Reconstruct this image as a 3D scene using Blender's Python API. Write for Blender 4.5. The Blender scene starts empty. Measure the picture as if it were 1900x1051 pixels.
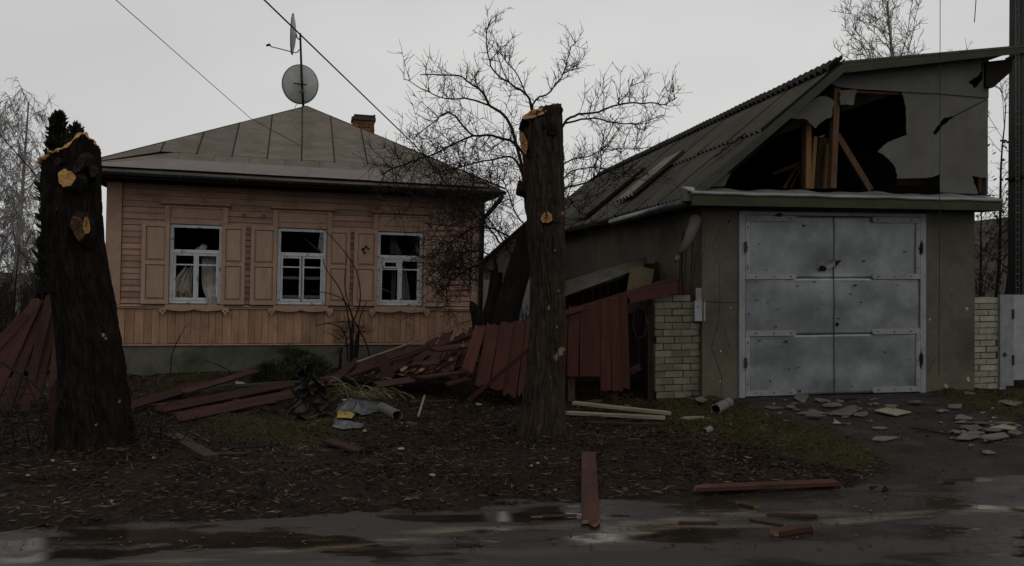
import bpy, bmesh, math, random
import numpy as np
from mathutils import Vector, Matrix

random.seed(7)
R = random.random
def U(a, b): return a + (b - a) * random.random()
S = bpy.context.scene
COL = S.collection

# ------------------------------------------------------------------ camera
F, CX, HY, CH = 1400.0, 950.0, 510.0, 1.65       # focal length and horizon in photo pixels, eye height in metres
cam = bpy.data.cameras.new('camera')
cam.sensor_width = 36.0
cam.lens = 36.0 * F / 1900.0
cam.shift_y = -15.5 / 1900.0
cam.clip_start = 0.05
cam.clip_end = 2000
camo = bpy.data.objects.new('camera', cam)
camo.location = (0, 0, CH)
camo.rotation_euler = (math.radians(90), 0, 0)
COL.objects.link(camo)
S.camera = camo

# ------------------------------------------------------------------ sky: low, even overcast
SUN_EL, SUN_AZ = 50.0, 35.0
w = bpy.data.worlds.new('World'); S.world = w; w.use_nodes = True
nt = w.node_tree; nt.nodes.clear()
out = nt.nodes.new('ShaderNodeOutputWorld'); bg = nt.nodes.new('ShaderNodeBackground')
sky = nt.nodes.new('ShaderNodeTexSky'); sky.sky_type = 'NISHITA'; sky.sun_disc = False
sky.sun_elevation = math.radians(SUN_EL); sky.sun_rotation = math.radians(180 - SUN_AZ)
sky.dust_density = 6; sky.air_density = 2
bw = nt.nodes.new('ShaderNodeRGBToBW'); nt.links.new(sky.outputs[0], bw.inputs[0])
tc = nt.nodes.new('ShaderNodeTexCoord')
mp = nt.nodes.new('ShaderNodeMapping'); mp.inputs['Scale'].default_value = (1.0, 1.0, 2.2)
ns = nt.nodes.new('ShaderNodeTexNoise'); ns.inputs['Scale'].default_value = 1.3; ns.inputs['Detail'].default_value = 4
nt.links.new(tc.outputs['Generated'], mp.inputs[0]); nt.links.new(mp.outputs[0], ns.inputs['Vector'])
cr = nt.nodes.new('ShaderNodeValToRGB')
cr.color_ramp.elements[0].position = .25; cr.color_ramp.elements[0].color = (5.15, 5.17, 5.18, 1)
cr.color_ramp.elements[1].position = .75; cr.color_ramp.elements[1].color = (7.0, 7.0, 6.94, 1)
nt.links.new(ns.outputs['Fac'], cr.inputs[0])
mx = nt.nodes.new('ShaderNodeMix'); mx.data_type = 'RGBA'; mx.inputs[0].default_value = .05
nt.links.new(cr.outputs[0], mx.inputs[6]); nt.links.new(bw.outputs[0], mx.inputs[7])
nt.links.new(mx.outputs[2], bg.inputs[0]); bg.inputs[1].default_value = .1
nt.links.new(bg.outputs[0], out.inputs[0])

sl = bpy.data.lights.new('sun', 'SUN'); sl.energy = .5; sl.angle = math.radians(50); sl.color = (1, .97, .93)
so = bpy.data.objects.new('sun', sl); COL.objects.link(so); so.location = (8, -10, 20)
d = Vector((math.sin(math.radians(SUN_AZ)) * math.cos(math.radians(SUN_EL)), -math.cos(math.radians(SUN_AZ)) * math.cos(math.radians(SUN_EL)), math.sin(math.radians(SUN_EL))))
so.rotation_euler = d.to_track_quat('Z', 'Y').to_euler()
S.view_settings.view_transform = 'Standard'; S.view_settings.look = 'None'
S.view_settings.exposure = 0.0; S.view_settings.gamma = 1.0; S.view_settings.use_curve_mapping = False

# ------------------------------------------------------------------ helpers: pixels to places
def at(px, py, Y): return Vector(((px - CX) / F * Y, Y, CH + (HY - py) / F * Y))
def gp(px, py, z=0.0): return at(px, py, (CH - z) * F / (py - HY))
class Frame:
    def __init__(s, O, yaw, tilt=0.0):
        y, t = math.radians(yaw), math.radians(tilt)
        s.O = Vector(O)
        s.ex = Vector((math.cos(y) * math.cos(t), math.sin(y) * math.cos(t), -math.sin(t)))
        s.ey = Vector((-math.sin(y), math.cos(y), 0))
        s.ez = s.ex.cross(s.ey)
        s.M = Matrix((s.ex, s.ey, s.ez)).transposed().to_4x4(); s.M.translation = s.O
    def hit(s, px, py, w=0.0):
        d = Vector(((px - CX) / F, 1, (HY - py) / F)); C = Vector((0, 0, CH))
        t = (w - (C - s.O).dot(s.ey)) / d.dot(s.ey); P = C + t * d - s.O
        return P.dot(s.ex), P.dot(s.ez)
    def p(s, px, py, w=0.0):
        u, v = s.hit(px, py, w); return Vector((u, w, v))
    def loc(s, W): return s.M.inverted() @ Vector(W)

# lattice noise for geometry
def _h(i, j, seed):
    n = (i * 374761393 + j * 668265263 + seed * 362437) & 0xffffffff
    n = ((n ^ (n >> 13)) * 1274126177) & 0xffffffff
    return ((n ^ (n >> 16)) & 0xffff) / 65535.0
def vnoise(x, y, seed=0):
    x = np.asarray(x, float); y = np.asarray(y, float)
    xi = np.floor(x).astype(np.int64); yi = np.floor(y).astype(np.int64)
    fx = x - xi; fy = y - yi
    fx = fx * fx * (3 - 2 * fx); fy = fy * fy * (3 - 2 * fy)
    a = _h(xi, yi, seed); b = _h(xi + 1, yi, seed); c = _h(xi, yi + 1, seed); d = _h(xi + 1, yi + 1, seed)
    return (a + (b - a) * fx) * (1 - fy) + (c + (d - c) * fx) * fy
def fbm(x, y, o=4, seed=0):
    s = 0; a = .5
    for k in range(o):
        s = s + a * vnoise(x * 2 ** k + 17.3 * k, y * 2 ** k - 9.1 * k, seed + k); a *= .5
    return s

class MB:
    def __init__(s): s.v = []; s.f = []; s.m = []
    def add(s, vs, fs, mi=0):
        b = len(s.v); s.v += [tuple(v) for v in vs]
        for f in fs: s.f.append(tuple(b + i for i in f)); s.m.append(mi)
    def box(s, x0, x1, y0, y1, z0, z1, mi=0):
        if x0 > x1: x0, x1 = x1, x0
        if y0 > y1: y0, y1 = y1, y0
        if z0 > z1: z0, z1 = z1, z0
        s.add([(x0, y0, z0), (x1, y0, z0), (x1, y1, z0), (x0, y1, z0), (x0, y0, z1), (x1, y0, z1), (x1, y1, z1), (x0, y1, z1)],
              [(0, 3, 2, 1), (4, 5, 6, 7), (0, 1, 5, 4), (1, 2, 6, 5), (2, 3, 7, 6), (3, 0, 4, 7)], mi)
        return s
    def plate(s, pts, ext, mi=0, side=None):
        # outline pts (3D, coplanar) extruded by vector ext
        pts = [Vector(p) for p in pts]; ext = Vector(ext); n = len(pts); b = len(s.v)
        nrm = Vector((0, 0, 0))
        for i in range(n): nrm += pts[i].cross(pts[(i + 1) % n])
        if nrm.dot(ext) > 0: pts = pts[::-1]
        s.v += [tuple(p) for p in pts] + [tuple(p + ext) for p in pts]
        s.f.append(tuple(range(b, b + n))); s.m.append(mi)
        s.f.append(tuple(range(b + 2 * n - 1, b + n - 1, -1))); s.m.append(mi)
        for i in range(n):
            j = (i + 1) % n
            s.f.append((b + j, b + i, b + n + i, b + n + j)); s.m.append(mi if side is None else side)
        return s
    def tube(s, pts, rad, n=5, cap=True, mi=0):
        pts = [Vector(p) for p in pts]
        if not hasattr(rad, '__len__'): rad = [rad] * len(pts)
        b = len(s.v); prev = None
        for i, p in enumerate(pts):
            t = (pts[min(i + 1, len(pts) - 1)] - pts[max(i - 1, 0)])
            if t.length < 1e-9: t = Vector((0, 0, 1))
            t.normalize()
            if prev is None:
                a = t.cross(Vector((0, 0, 1)) if abs(t.z) < .9 else Vector((1, 0, 0))).normalized()
            else:
                a = (prev - t * prev.dot(t))
                a = a.normalized() if a.length > 1e-6 else t.orthogonal().normalized()
            prev = a; c = t.cross(a)
            for k in range(n):
                an = 2 * math.pi * k / n
                s.v.append(tuple(p + (a * math.cos(an) + c * math.sin(an)) * rad[i]))
        for i in range(len(pts) - 1):
            for k in range(n):
                k2 = (k + 1) % n
                s.f.append((b + i * n + k, b + i * n + k2, b + (i + 1) * n + k2, b + (i + 1) * n + k)); s.m.append(mi)
        if cap:
            s.f.append(tuple(b + k for k in range(n - 1, -1, -1))); s.m.append(mi)
            e = b + (len(pts) - 1) * n
            s.f.append(tuple(e + k for k in range(n))); s.m.append(mi)
        return s
    def grid(s, fn, nu, nv, mi=0):
        b = len(s.v)
        for j in range(nv + 1):
            for i in range(nu + 1): s.v.append(tuple(fn(i / nu, j / nv)))
        for j in range(nv):
            for i in range(nu):
                a = b + j * (nu + 1) + i
                s.f.append((a, a + 1, a + nu + 2, a + nu + 1)); s.m.append(mi)
        return s
    def mesh(s, name, mats, smooth=False):
        me = bpy.data.meshes.new(name); me.from_pydata(s.v, [], s.f)
        if not isinstance(mats, (list, tuple)): mats = [mats]
        for m in mats: me.materials.append(m)
        if any(s.m): me.polygons.foreach_set('material_index', s.m)
        if smooth: me.polygons.foreach_set('use_smooth', [True] * len(me.polygons))
        me.update(); return me
    def build(s, name, mats, parent=None, smooth=False, origin=None, **tags):
        if origin is not None:
            o0 = Vector(origin); s.v = [tuple(Vector(v) - o0) for v in s.v]
        o = bpy.data.objects.new(name, s.mesh(name, mats, smooth)); COL.objects.link(o)
        if origin is not None: o.location = origin
        if parent is not None: o.parent = parent
        if tags: tag(o, **tags)
        return o
def tag(o, label=None, cat=None, group=None, kind=None):
    if label: o['label'] = label
    if cat: o['category'] = cat
    if group: o['group'] = group
    if kind: o['kind'] = kind
    return o
def thing(name, label, cat, loc=(0, 0, 0), M=None, group=None):
    o = bpy.data.objects.new(name, None); COL.objects.link(o); o.empty_display_size = .2
    if M is not None: o.matrix_world = M
    else: o.location = loc
    return tag(o, label, cat, group)
def inst(name, me, M, parent=None, **tags):
    o = bpy.data.objects.new(name, me); COL.objects.link(o)
    if parent is not None: o.parent = parent
    o.matrix_basis = M
    if tags: tag(o, **tags)
    return o

# ------------------------------------------------------------------ materials
def newmat(name):
    m = bpy.data.materials.new(name); m.use_nodes = True
    t = m.node_tree; b = t.nodes['Principled BSDF']
    return m, t, b
def _noise(t, vec, scale, detail=5, rough=.6):
    n = t.nodes.new('ShaderNodeTexNoise'); n.inputs['Scale'].default_value = scale
    n.inputs['Detail'].default_value = detail; n.inputs['Roughness'].default_value = rough
    if vec is not None: t.links.new(vec, n.inputs['Vector'])
    return n.outputs['Fac']
def _ramp(t, fac, p0, p1, c0=(0, 0, 0, 1), c1=(1, 1, 1, 1)):
    r = t.nodes.new('ShaderNodeValToRGB'); e = r.color_ramp.elements
    e[0].position = p0; e[0].color = c0; e[1].position = p1; e[1].color = c1
    t.links.new(fac, r.inputs[0]); return r.outputs[0]
def _mix(t, fac, a, b, mode='MIX'):
    n = t.nodes.new('ShaderNodeMix'); n.data_type = 'RGBA'; n.blend_type = mode
    for sock, val in ((n.inputs[0], fac), (n.inputs[6], a), (n.inputs[7], b)):
        if isinstance(val, (int, float)): sock.default_value = val
        elif isinstance(val, tuple): sock.default_value = val if len(val) == 4 else val + (1,)
        else: t.links.new(val, sock)
    return n.outputs[2]
def _math(t, op, a, b=0.0):
    n = t.nodes.new('ShaderNodeMath'); n.operation = op
    for i, val in enumerate((a, b)):
        if isinstance(val, (int, float)): n.inputs[i].default_value = val
        else: t.links.new(val, n.inputs[i])
    return n.outputs[0]
BASE_DARK = .56      # darkens all base colours: wetness, plus underexposure and contrast put into the colour
def mat(name, c1, c2=None, rough=.8, scale=3.0, stretch=(1, 1, 1), bump=.25, bscale=25.0, bdist=.01, rand=.15, metal=0.0, spec=.14,
        chips=None, stain=None, rvar=.0, lo=.35, hi=.65, island=False, coord='Object'):
    m, t, b = newmat(name)
    tc = t.nodes.new('ShaderNodeTexCoord')
    mp = t.nodes.new('ShaderNodeMapping'); mp.inputs['Scale'].default_value = stretch
    t.links.new(tc.outputs[coord], mp.inputs[0]); vec = mp.outputs[0]
    oi = t.nodes.new('ShaderNodeObjectInfo')
    # offset the pattern per object so that pieces differ
    off = t.nodes.new('ShaderNodeVectorMath'); off.operation = 'ADD'
    cmb = t.nodes.new('ShaderNodeCombineXYZ'); rr = _math(t, 'MULTIPLY', oi.outputs['Random'], 37.0)
    t.links.new(rr, cmb.inputs[0]); t.links.new(rr, cmb.inputs[1])
    t.links.new(vec, off.inputs[0]); t.links.new(cmb.outputs[0], off.inputs[1]); vec = off.outputs[0]
    c2 = c2 or tuple(x * .6 for x in c1)
    c1, c2 = tuple(x * BASE_DARK for x in c1), tuple(x * BASE_DARK for x in c2)
    if stain: stain = (tuple(x * BASE_DARK for x in stain[0]),) + tuple(stain[1:])
    if chips: chips = (tuple(x * BASE_DARK for x in chips[0]),) + tuple(chips[1:])
    n1 = _noise(t, vec, scale)
    col = _mix(t, _ramp(t, n1, lo, hi), c2, c1)
    n2 = _noise(t, vec, scale * 6, 4)
    col = _mix(t, .35, col, _ramp(t, n2, .2, .8, (.45, .45, .45, 1), (1.3, 1.3, 1.3, 1)), 'MULTIPLY')
    if rand:
        src = oi.outputs['Random']
        if island:
            g = t.nodes.new('ShaderNodeNewGeometry'); src = g.outputs['Random Per Island']
        k = _math(t, 'ADD', _math(t, 'MULTIPLY', src, 2 * rand), 1 - rand)
        cc = t.nodes.new('ShaderNodeCombineColor')
        for i in range(3): t.links.new(k, cc.inputs[i])
        col = _mix(t, 1.0, col, cc.outputs[0], 'MULTIPLY')
    if stain:      # (colour, scale, lo, hi) weathering with its own shape
        n4 = _noise(t, tc.outputs['Object'], stain[1], 6, .65)
        col = _mix(t, _ramp(t, n4, stain[2], stain[3]), col, stain[0])
    if chips:      # (colour, scale, threshold)
        n3 = _noise(t, vec, chips[1], 6, .7)
        col = _mix(t, _ramp(t, n3, chips[2], chips[2] + .03), col, chips[0])
    t.links.new(col, b.inputs['Base Color'])
    b.inputs['Roughness'].default_value = rough
    if rvar:
        t.links.new(_math(t, 'ADD', _math(t, 'MULTIPLY', n1, rvar), rough - rvar / 2), b.inputs['Roughness'])
    b.inputs['Metallic'].default_value = metal
    b.inputs['Specular IOR Level'].default_value = spec
    if bump:
        bp = t.nodes.new('ShaderNodeBump'); bp.inputs['Strength'].default_value = bump; bp.inputs['Distance'].default_value = bdist
        t.links.new(_noise(t, vec, bscale, 6, .65), bp.inputs['Height']); t.links.new(bp.outputs[0], b.inputs['Normal'])
    return m

M = {}
WALLC = (.52, .315, .24)
M['siding'] = mat('peach_paint_horizontal', WALLC, (.36, .222, .155), .75, 1.2, (1, 6, 9), .3, 9, rand=.17, chips=((.10, .06, .045), 1.1, .70), stain=((.20, .125, .09), 1.9, .5, .78))
M['vboard'] = mat('peach_paint_vertical', (.51, .30, .195), (.38, .215, .135), .75, 1.2, (9, 6, 1), .3, 9, rand=.18, chips=((.09, .055, .04), 1.0, .70), stain=((.16, .10, .075), 2.2, .52, .78))
M['trim'] = mat('peach_paint_trim', (.50, .325, .235), (.41, .262, .186), .7, 2, (2, 2, 2), .2, 20, rand=.08, chips=((.10, .06, .05), 5, .74), stain=((.24, .15, .11), 2.5, .6, .85))
M['shutter'] = mat('peach_paint_shutter', (.50, .332, .245), (.42, .272, .196), .7, 2.0, (5, 3, 1), .2, 14, rand=.07, chips=((.06, .04, .035), 4, .77), stain=((.26, .17, .12), 2, .6, .9))
M['white'] = mat('weathered_white_paint', (.74, .77, .77), (.60, .63, .63), .6, 4, (1, 1, 1), .25, 30, rand=.05, chips=((.20, .16, .13), 12, .60))
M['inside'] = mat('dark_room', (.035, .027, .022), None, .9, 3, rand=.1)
M['inner_frame'] = mat('inner_window_paint', (.24, .24, .23), None, .6, 4)
M['cloth'] = mat('grubby_curtain', (.46, .42, .38), (.28, .245, .215), .95, 6, bump=.3, bscale=60)
M['cloth_dim'] = mat('grey_curtain', (.20, .18, .17), (.13, .115, .105), .95, 6, bump=.3, bscale=60)
M['cloth_tan'] = mat('tan_blanket', (.22, .13, .08), (.12, .08, .05), .95, 8)
M['cloth_yellow'] = mat('yellow_cloth', (.42, .34, .10), (.25, .2, .06), .95, 8)
M['plinth'] = mat('plinth_render', (.135, .13, .105), (.09, .09, .07), .9, 1.6, bump=.4, bscale=12, stain=((.05, .058, .034), 1.2, .5, .75))
M['roof'] = mat('old_roof_metal', (.215, .172, .138), (.145, .122, .098), .75, 2.2, (1, 1, 6), .35, 18, rand=.1, spec=.25, stain=((.105, .100, .062), 2.1, .46, .70), chips=((.07, .055, .048), 6, .66))
M['flash'] = mat('pinkish_eave_metal', (.215, .175, .16), (.165, .132, .122), .6, 1.5, (1, 1, 3), .15, 10, rand=.08, spec=.4)
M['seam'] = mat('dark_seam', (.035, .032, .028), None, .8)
M['gutter'] = mat('gutter_metal', (.12, .125, .125), (.08, .08, .08), .4, 3, metal=.6, bump=.1)
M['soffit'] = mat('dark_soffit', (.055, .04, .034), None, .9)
M['brick_red'] = mat('red_brick', (.34, .13, .07), (.2, .08, .048), .9, 6, rand=.2, bump=.5, bscale=20, stain=((.09, .07, .055), 4, .5, .75))
M['brick_grey'] = mat('sooty_brick', (.12, .105, .085), (.06, .05, .045), .9, 6, rand=.3, bump=.5, bscale=20)
M['mortar'] = mat('mortar', (.05, .043, .032), None, .95, 8)
M['brick_white'] = mat('silicate_brick', (.25, .225, .165), (.165, .148, .108), .9, 5, rand=.2, bump=.35, bscale=24, stain=((.11, .105, .06), 3.2, .52, .78), chips=((.08, .065, .045), 7, .70))
M['brick_pale'] = mat('pale_silicate_brick', (.40, .375, .30), (.30, .275, .21), .9, 5, rand=.18, bump=.35, bscale=24, stain=((.14, .135, .09), 3.2, .55, .8))
M['plaster'] = mat('garage_plaster', (.160, .146, .105), (.112, .104, .074), .92, 1.3, bump=.45, bscale=14, bdist=.02, stain=((.06, .06, .036), .9, .48, .75), chips=((.055, .05, .036), 6, .73))
M['crackfill'] = mat('crack_shadow_gap', (.03, .028, .02), None, .95)
M['paleplaster'] = mat('broken_plaster', (.5, .48, .40), (.38, .35, .29), .9, 9)
M['asb'] = mat('flat_cement_sheet', (.165, .162, .145), (.13, .128, .115), .85, 1.5, bump=.12, bscale=20, rand=.08, stain=((.11, .105, .085), 1.6, .5, .8))
M['slate'] = mat('corrugated_cement', (.125, .112, .092), (.066, .06, .05), .85, 1.6, (5, .8, 3), .35, 12, rand=.22, stain=((.07, .068, .045), 1.1, .45, .75), chips=((.05, .045, .035), 3, .66))
M['slate_pale'] = mat('pale_corrugated_cement', (.30, .27, .21), (.18, .165, .135), .85, 1.8, (5, .8, 3), .35, 12, rand=.1, stain=((.12, .11, .085), 1.7, .5, .7))
M['green'] = mat('old_green_paint', (.058, .078, .036), (.04, .052, .027), .7, 2, (1, 3, 3), .3, 16, rand=.1, stain=((.035, .035, .026), 2, .5, .8))
M['greygreen'] = mat('faded_green_board', (.075, .085, .055), (.05, .055, .038), .75, 2, (1, 3, 3), .3, 16, rand=.1)
M['zincflash'] = mat('zinc_flashing', (.34, .34, .33), (.22, .225, .22), .45, 3, metal=.35, bump=.3, bscale=6, bdist=.03)
M['gate'] = mat('zinc_gate_sheet', (.25, .265, .272), (.175, .187, .195), .36, 1.5, bump=.10, bscale=5, bdist=.03, rand=.05, metal=.25, spec=.5, stain=((.34, .352, .355), 1.7, .48, .74), rvar=.2)
M['gateframe'] = mat('pale_gate_frame', (.36, .37, .37), (.28, .288, .29), .5, 3, bump=.12, rand=.05, stain=((.17, .174, .174), 5, .58, .8))
M['rust'] = mat('rust', (.055, .025, .014), (.02, .012, .009), .9, 14)
M['black'] = mat('painted_void', (.006, .006, .006), None, .9, bump=0)  # black for holes: the dark inside is painted on solid pieces
M['bolt'] = mat('bolt', (.08, .08, .078), None, .5, metal=.5, bump=0)
M['oldwood'] = mat('old_brown_wood', (.085, .05, .03), (.05, .03, .019), .85, 2, (9, 9, 1), .4, 8, rand=.25)
M['palewood'] = mat('pale_plank', (.36, .29, .205), (.24, .19, .135), .8, 1.4, (1, 8, 8), .25, 9, rand=.12, stain=((.15, .11, .08), 2, .58, .8))
M['tanwood'] = mat('yellow_pine', (.33, .185, .075), (.22, .115, .05), .75, 1.6, (9, 9, 1), .25, 9, rand=.2)
M['rafter'] = mat('attic_timber', (.15, .082, .045), (.09, .05, .03), .8, 1.6, (7, 7, 1.5), .3, 9, rand=.2)
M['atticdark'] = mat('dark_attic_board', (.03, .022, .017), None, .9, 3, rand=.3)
M['red'] = mat('oxblood_fence_paint', (.080, .031, .024), (.040, .019, .0155), .85, 1.6, (1, 7, 5), .35, 9, rand=.32, spec=.15, chips=((.15, .115, .09), 5, .69), stain=((.035, .02, .016), 2.4, .52, .74))
M['redv'] = mat('oxblood_fence_paint_panel', (.092, .031, .022), (.056, .021, .016), .85, 1.4, (1, 7, 5), .35, 9, rand=.2, spec=.15, chips=((.13, .095, .07), 6, .71), stain=((.045, .02, .014), 2.0, .55, .78))
M['raw'] = mat('raw_split_wood', (.34, .215, .12), (.16, .10, .06), .8, 9, (1, 4, 4), .4, 20)
M['cutwood'] = mat('sawn_limb_wood', (.66, .36, .145), (.36, .18, .07), .75, 7, (1, 1, 1), .4, 22, stain=((.14, .07, .03), 10, .58, .75))
M['cutwood_dark'] = mat('old_sawn_wood', (.17, .085, .042), (.08, .042, .024), .8, 9, (1, 1, 1), .4, 22, stain=((.06, .035, .02), 9, .5, .7))
M['bark'] = mat('wet_dark_bark', (.086, .064, .048), (.038, .029, .022), .92, 5, (3, 3, .8), .9, 18, bdist=.02, rand=.05, spec=.06, stain=((.05, .045, .025), 2.2, .56, .8))
M['bark2'] = mat('wet_black_bark', (.028, .021, .016), (.013, .010, .009), .92, 5, (3, 3, .8), .9, 18, bdist=.02, rand=.05, spec=.06, stain=((.035, .028, .018), 2.0, .58, .8))
M['twig'] = mat('dark_twig', (.026, .019, .015), (.014, .011, .009), .85, 8, bump=0, rand=0)
M['twighaze'] = mat('hazed_twig', (.36, .34, .33), (.24, .225, .215), .85, 8, bump=0, rand=0)  # paler than bare twigs: distance haze put into the colour
M['birch'] = mat('birch_bark', (.5, .47, .44), (.2, .18, .16), .8, 6, (1, 1, .5))
M['thuja'] = mat('dark_evergreen', (.028, .038, .02), (.011, .018, .010), .8, 4, bump=0, rand=.45, island=True)
M['juniper'] = mat('green_juniper', (.060, .072, .024), (.030, .038, .014), .8, 5, bump=0, rand=.45, island=True)
M['straw'] = mat('straw_blades', (.24, .21, .115), (.13, .12, .06), .8, 5, bump=0, rand=.45, island=True)
M['grass'] = mat('winter_grass', (.085, .084, .028), (.065, .05, .02), .8, 2, bump=0, rand=.5, island=True)
M['leaf'] = mat('wet_dead_leaves', (.060, .034, .021), (.022, .014, .0095), .85, 3, bump=0, rand=.8, island=True, spec=.08)
M['litter'] = mat('wood_litter', (.13, .092, .062), (.055, .038, .026), .85, 3, bump=0, rand=.8, island=True)
M['chip'] = mat('pale_chip', (.46, .38, .27), (.3, .24, .16), .8, 9, rand=.3)
M['frag'] = mat('slate_fragment', (.185, .172, .142), (.115, .108, .09), .85, 4, bump=.3, bscale=30, rand=.2, stain=((.09, .085, .07), 5, .56, .78))
M['frag_pale'] = mat('cream_fragment', (.36, .325, .235), (.28, .25, .175), .85, 4, bump=.3, bscale=30, rand=.06)
M['pipe'] = mat('cement_pipe', (.22, .215, .20), (.15, .145, .135), .85, 5, bump=.25, bscale=25, stain=((.08, .075, .065), 4, .55, .8))
M['pipe_dark'] = mat('dirty_cement_pipe', (.14, .13, .115), (.09, .083, .073), .9, 5, bump=.25, bscale=25)
M['tin'] = mat('dark_tin_sheet', (.055, .048, .044), (.026, .022, .02), .5, 3, metal=.3, bump=.2, bscale=8, stain=((.035, .025, .02), 3, .5, .75))
M['tarp'] = mat('grey_plastic_film', (.11, .12, .125), (.05, .055, .058), .35, 5, bump=.3, bscale=14, spec=.5)
M['yellow'] = mat('yellow_packet', (.42, .31, .07), (.30, .21, .05), .5, 9, chips=((.06, .045, .03), 11, .58))
M['concrete'] = mat('pole_concrete', (.085, .082, .075), (.06, .058, .054), .9, 2, bump=.4, bscale=20)
M['steel'] = mat('galvanised_steel', (.22, .23, .23), (.15, .155, .155), .5, 5, metal=.4)
M['dish'] = mat('dish_paint', (.62, .64, .62), (.5, .52, .5), .55, 3, bump=.1, stain=((.36, .35, .33), 4, .55, .85))
M['mast'] = mat('rusty_mast', (.05, .026, .022), (.025, .018, .016), .8, 8)
M['wire'] = mat('black_cable', (.016, .016, .016), None, .6, bump=0)
M['wirepale'] = mat('pale_cable', (.42, .41, .38), None, .6, bump=0)
M['plastic'] = mat('grey_box', (.36, .37, .37), (.28, .29, .29), .5, 6, bump=.05)
M['porcelain'] = mat('insulator', (.38, .30, .25), None, .4, bump=0)
M['farwall'] = mat('far_wall', (.16, .145, .125), (.12, .11, .095), .9, 2)
M['farroof'] = mat('far_roof', (.12, .112, .105), (.08, .075, .07), .85, 2, (1, 1, 1))
M['plywood'] = mat('plywood', (.15, .12, .065), (.11, .088, .05), .8, 2, stain=((.07, .06, .035), 3, .5, .75))
m, t, b = newmat('window_glass'); b.inputs['Base Color'].default_value = (.8, .85, .85, 1); b.inputs['Roughness'].default_value = .05
b.inputs['Transmission Weight'].default_value = 1.0; b.inputs['IOR'].default_value = 1.45; M['glass'] = m

# ------------------------------------------------------------------ ground and road
EDGE = [(-60, -5.0), (-12, 3.25), (-3.27, 4.83), (-1.63, 5.08), (.19, 5.38), (1.40, 5.60), (2.52, 5.85), (4.12, 6.10), (12, 7.4), (60, 15.4)]
def edge_y(x): return np.interp(x, [e[0] for e in EDGE], [e[1] for e in EDGE])
ROADZ = -.03
TRUNK_A = at(178, 815, 7.10); TRUNK_B = at(1006, 792, 7.70)
def poly_mask(px, py, poly):
    px = np.asarray(px, float); py = np.asarray(py, float); ins = np.zeros(px.shape, bool); n = len(poly)
    for i in range(n):
        x1, y1 = poly[i]; x2, y2 = poly[(i + 1) % n]
        if y1 == y2: continue
        c = ((y1 > py) != (y2 > py)) & (px < (x2 - x1) * (py - y1) / (y2 - y1) + x1)
        ins ^= c
    return ins
def to_xy(pts): return [(gp(a, b).x, gp(a, b).y) for a, b in pts]
DRIVE = to_xy([(1362, 735), (1730, 722), (1815, 760), (1990, 790), (2100, 890), (1900, 905), (1560, 912), (1665, 862), (1560, 806), (1400, 765)])
GRASS = [to_xy(p) for p in (
    [(1225, 742), (1372, 741), (1420, 765), (1560, 802), (1650, 852), (1590, 868), (1450, 838), (1330, 812), (1235, 800)],
    [(1720, 729), (1960, 718), (2050, 800), (1890, 790), (1800, 758), (1745, 742)],
    [(395, 770), (560, 768), (720, 788), (690, 806), (560, 818), (420, 812)],
    [(440, 688), (620, 690), (600, 722), (300, 732), (280, 700)])]
def soft(mask_fn, x, y, r=.16, k=9):
    s = 0.0; rs = np.random.RandomState(3)
    for i in range(k):
        a = rs.rand() * 6.28; q = rs.rand() ** .5 * r
        s = s + mask_fn(x + q * math.cos(a) + .25 * (fbm(x * 2.3, y * 2.3, 3, 40) - .45), y + q * math.sin(a) + .25 * (fbm(x * 2.3, y * 2.3, 3, 50) - .45))
    return s / k
def m_drive(x, y): return soft(lambda a, b: poly_mask(a, b, DRIVE).astype(float), x, y)
def m_grass(x, y):
    return soft(lambda a, b: np.clip(sum(poly_mask(a, b, g).astype(float) * q for g, q in zip(GRASS, (1, 1, .75, .6))), 0, 1), x, y, .22)
def gz(x, y):
    x = np.asarray(x, float); y = np.asarray(y, float)
    e = edge_y(x) + .16 * (fbm(x * 3, y * 3, 3, 5) - .45)
    s = np.clip((y - e + .22) / .55, 0, 1); s = s * s * (3 - 2 * s)
    dr = m_drive(x, y)
    far = np.clip((14 - y) / 4, 0, 1)
    amp = (.105 * (1 - dr) + .014) * far * np.clip((y - e + .1) / .6, .15, 1)
    clod = (fbm(x * 2.0, y * 2.0, 3, 11) - .45) * amp * 1.3 + (fbm(x * 9, y * 9, 3, 12) - .45) * amp * .75 * (.4 + 1.0 * vnoise(x * .9, y * .9, 8))
    z = -.13 + .13 * s + clod
    for T, h, r in ((TRUNK_A, .10, .55), (TRUNK_B, .05, .40)):
        q = ((x - T.x) ** 2 + (y - T.y) ** 2) / r ** 2
        z = z + h * np.exp(-q)
    road_far = e - y > 6.2
    z = np.where(road_far, .0 + .03 * vnoise(x, y, 3), z)
    return z

def coords(fine0, fine1, step, lo, hi):
    a = list(np.arange(fine0, fine1 + 1e-6, step)); q = step; v = fine1
    while v < hi: q = min(q * 1.22, 60); v += q; a.append(v)
    q = step; v = fine0; pre = []
    while v > lo: q = min(q * 1.22, 60); v -= q; pre.append(v)
    return np.array(pre[::-1] + a)
gx = coords(-7.2, 7.4, .035, -700, 700); gy = coords(4.5, 13.5, .035, -300, 1200)
X, Y = np.meshgrid(gx, gy); Z = gz(X.ravel(), Y.ravel())
gv = np.stack([X.ravel(), Y.ravel(), Z], 1)
ZG = Z.reshape(len(gy), len(gx))
def gzf(x, y):
    i = int(np.clip(np.searchsorted(gx, x) - 1, 0, len(gx) - 2)); j = int(np.clip(np.searchsorted(gy, y) - 1, 0, len(gy) - 2))
    a = (x - gx[i]) / (gx[i + 1] - gx[i]); b = (y - gy[j]) / (gy[j + 1] - gy[j])
    return float((ZG[j, i] * (1 - a) + ZG[j, i + 1] * a) * (1 - b) + (ZG[j + 1, i] * (1 - a) + ZG[j + 1, i + 1] * a) * b)
nx, ny = len(gx), len(gy)
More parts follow.
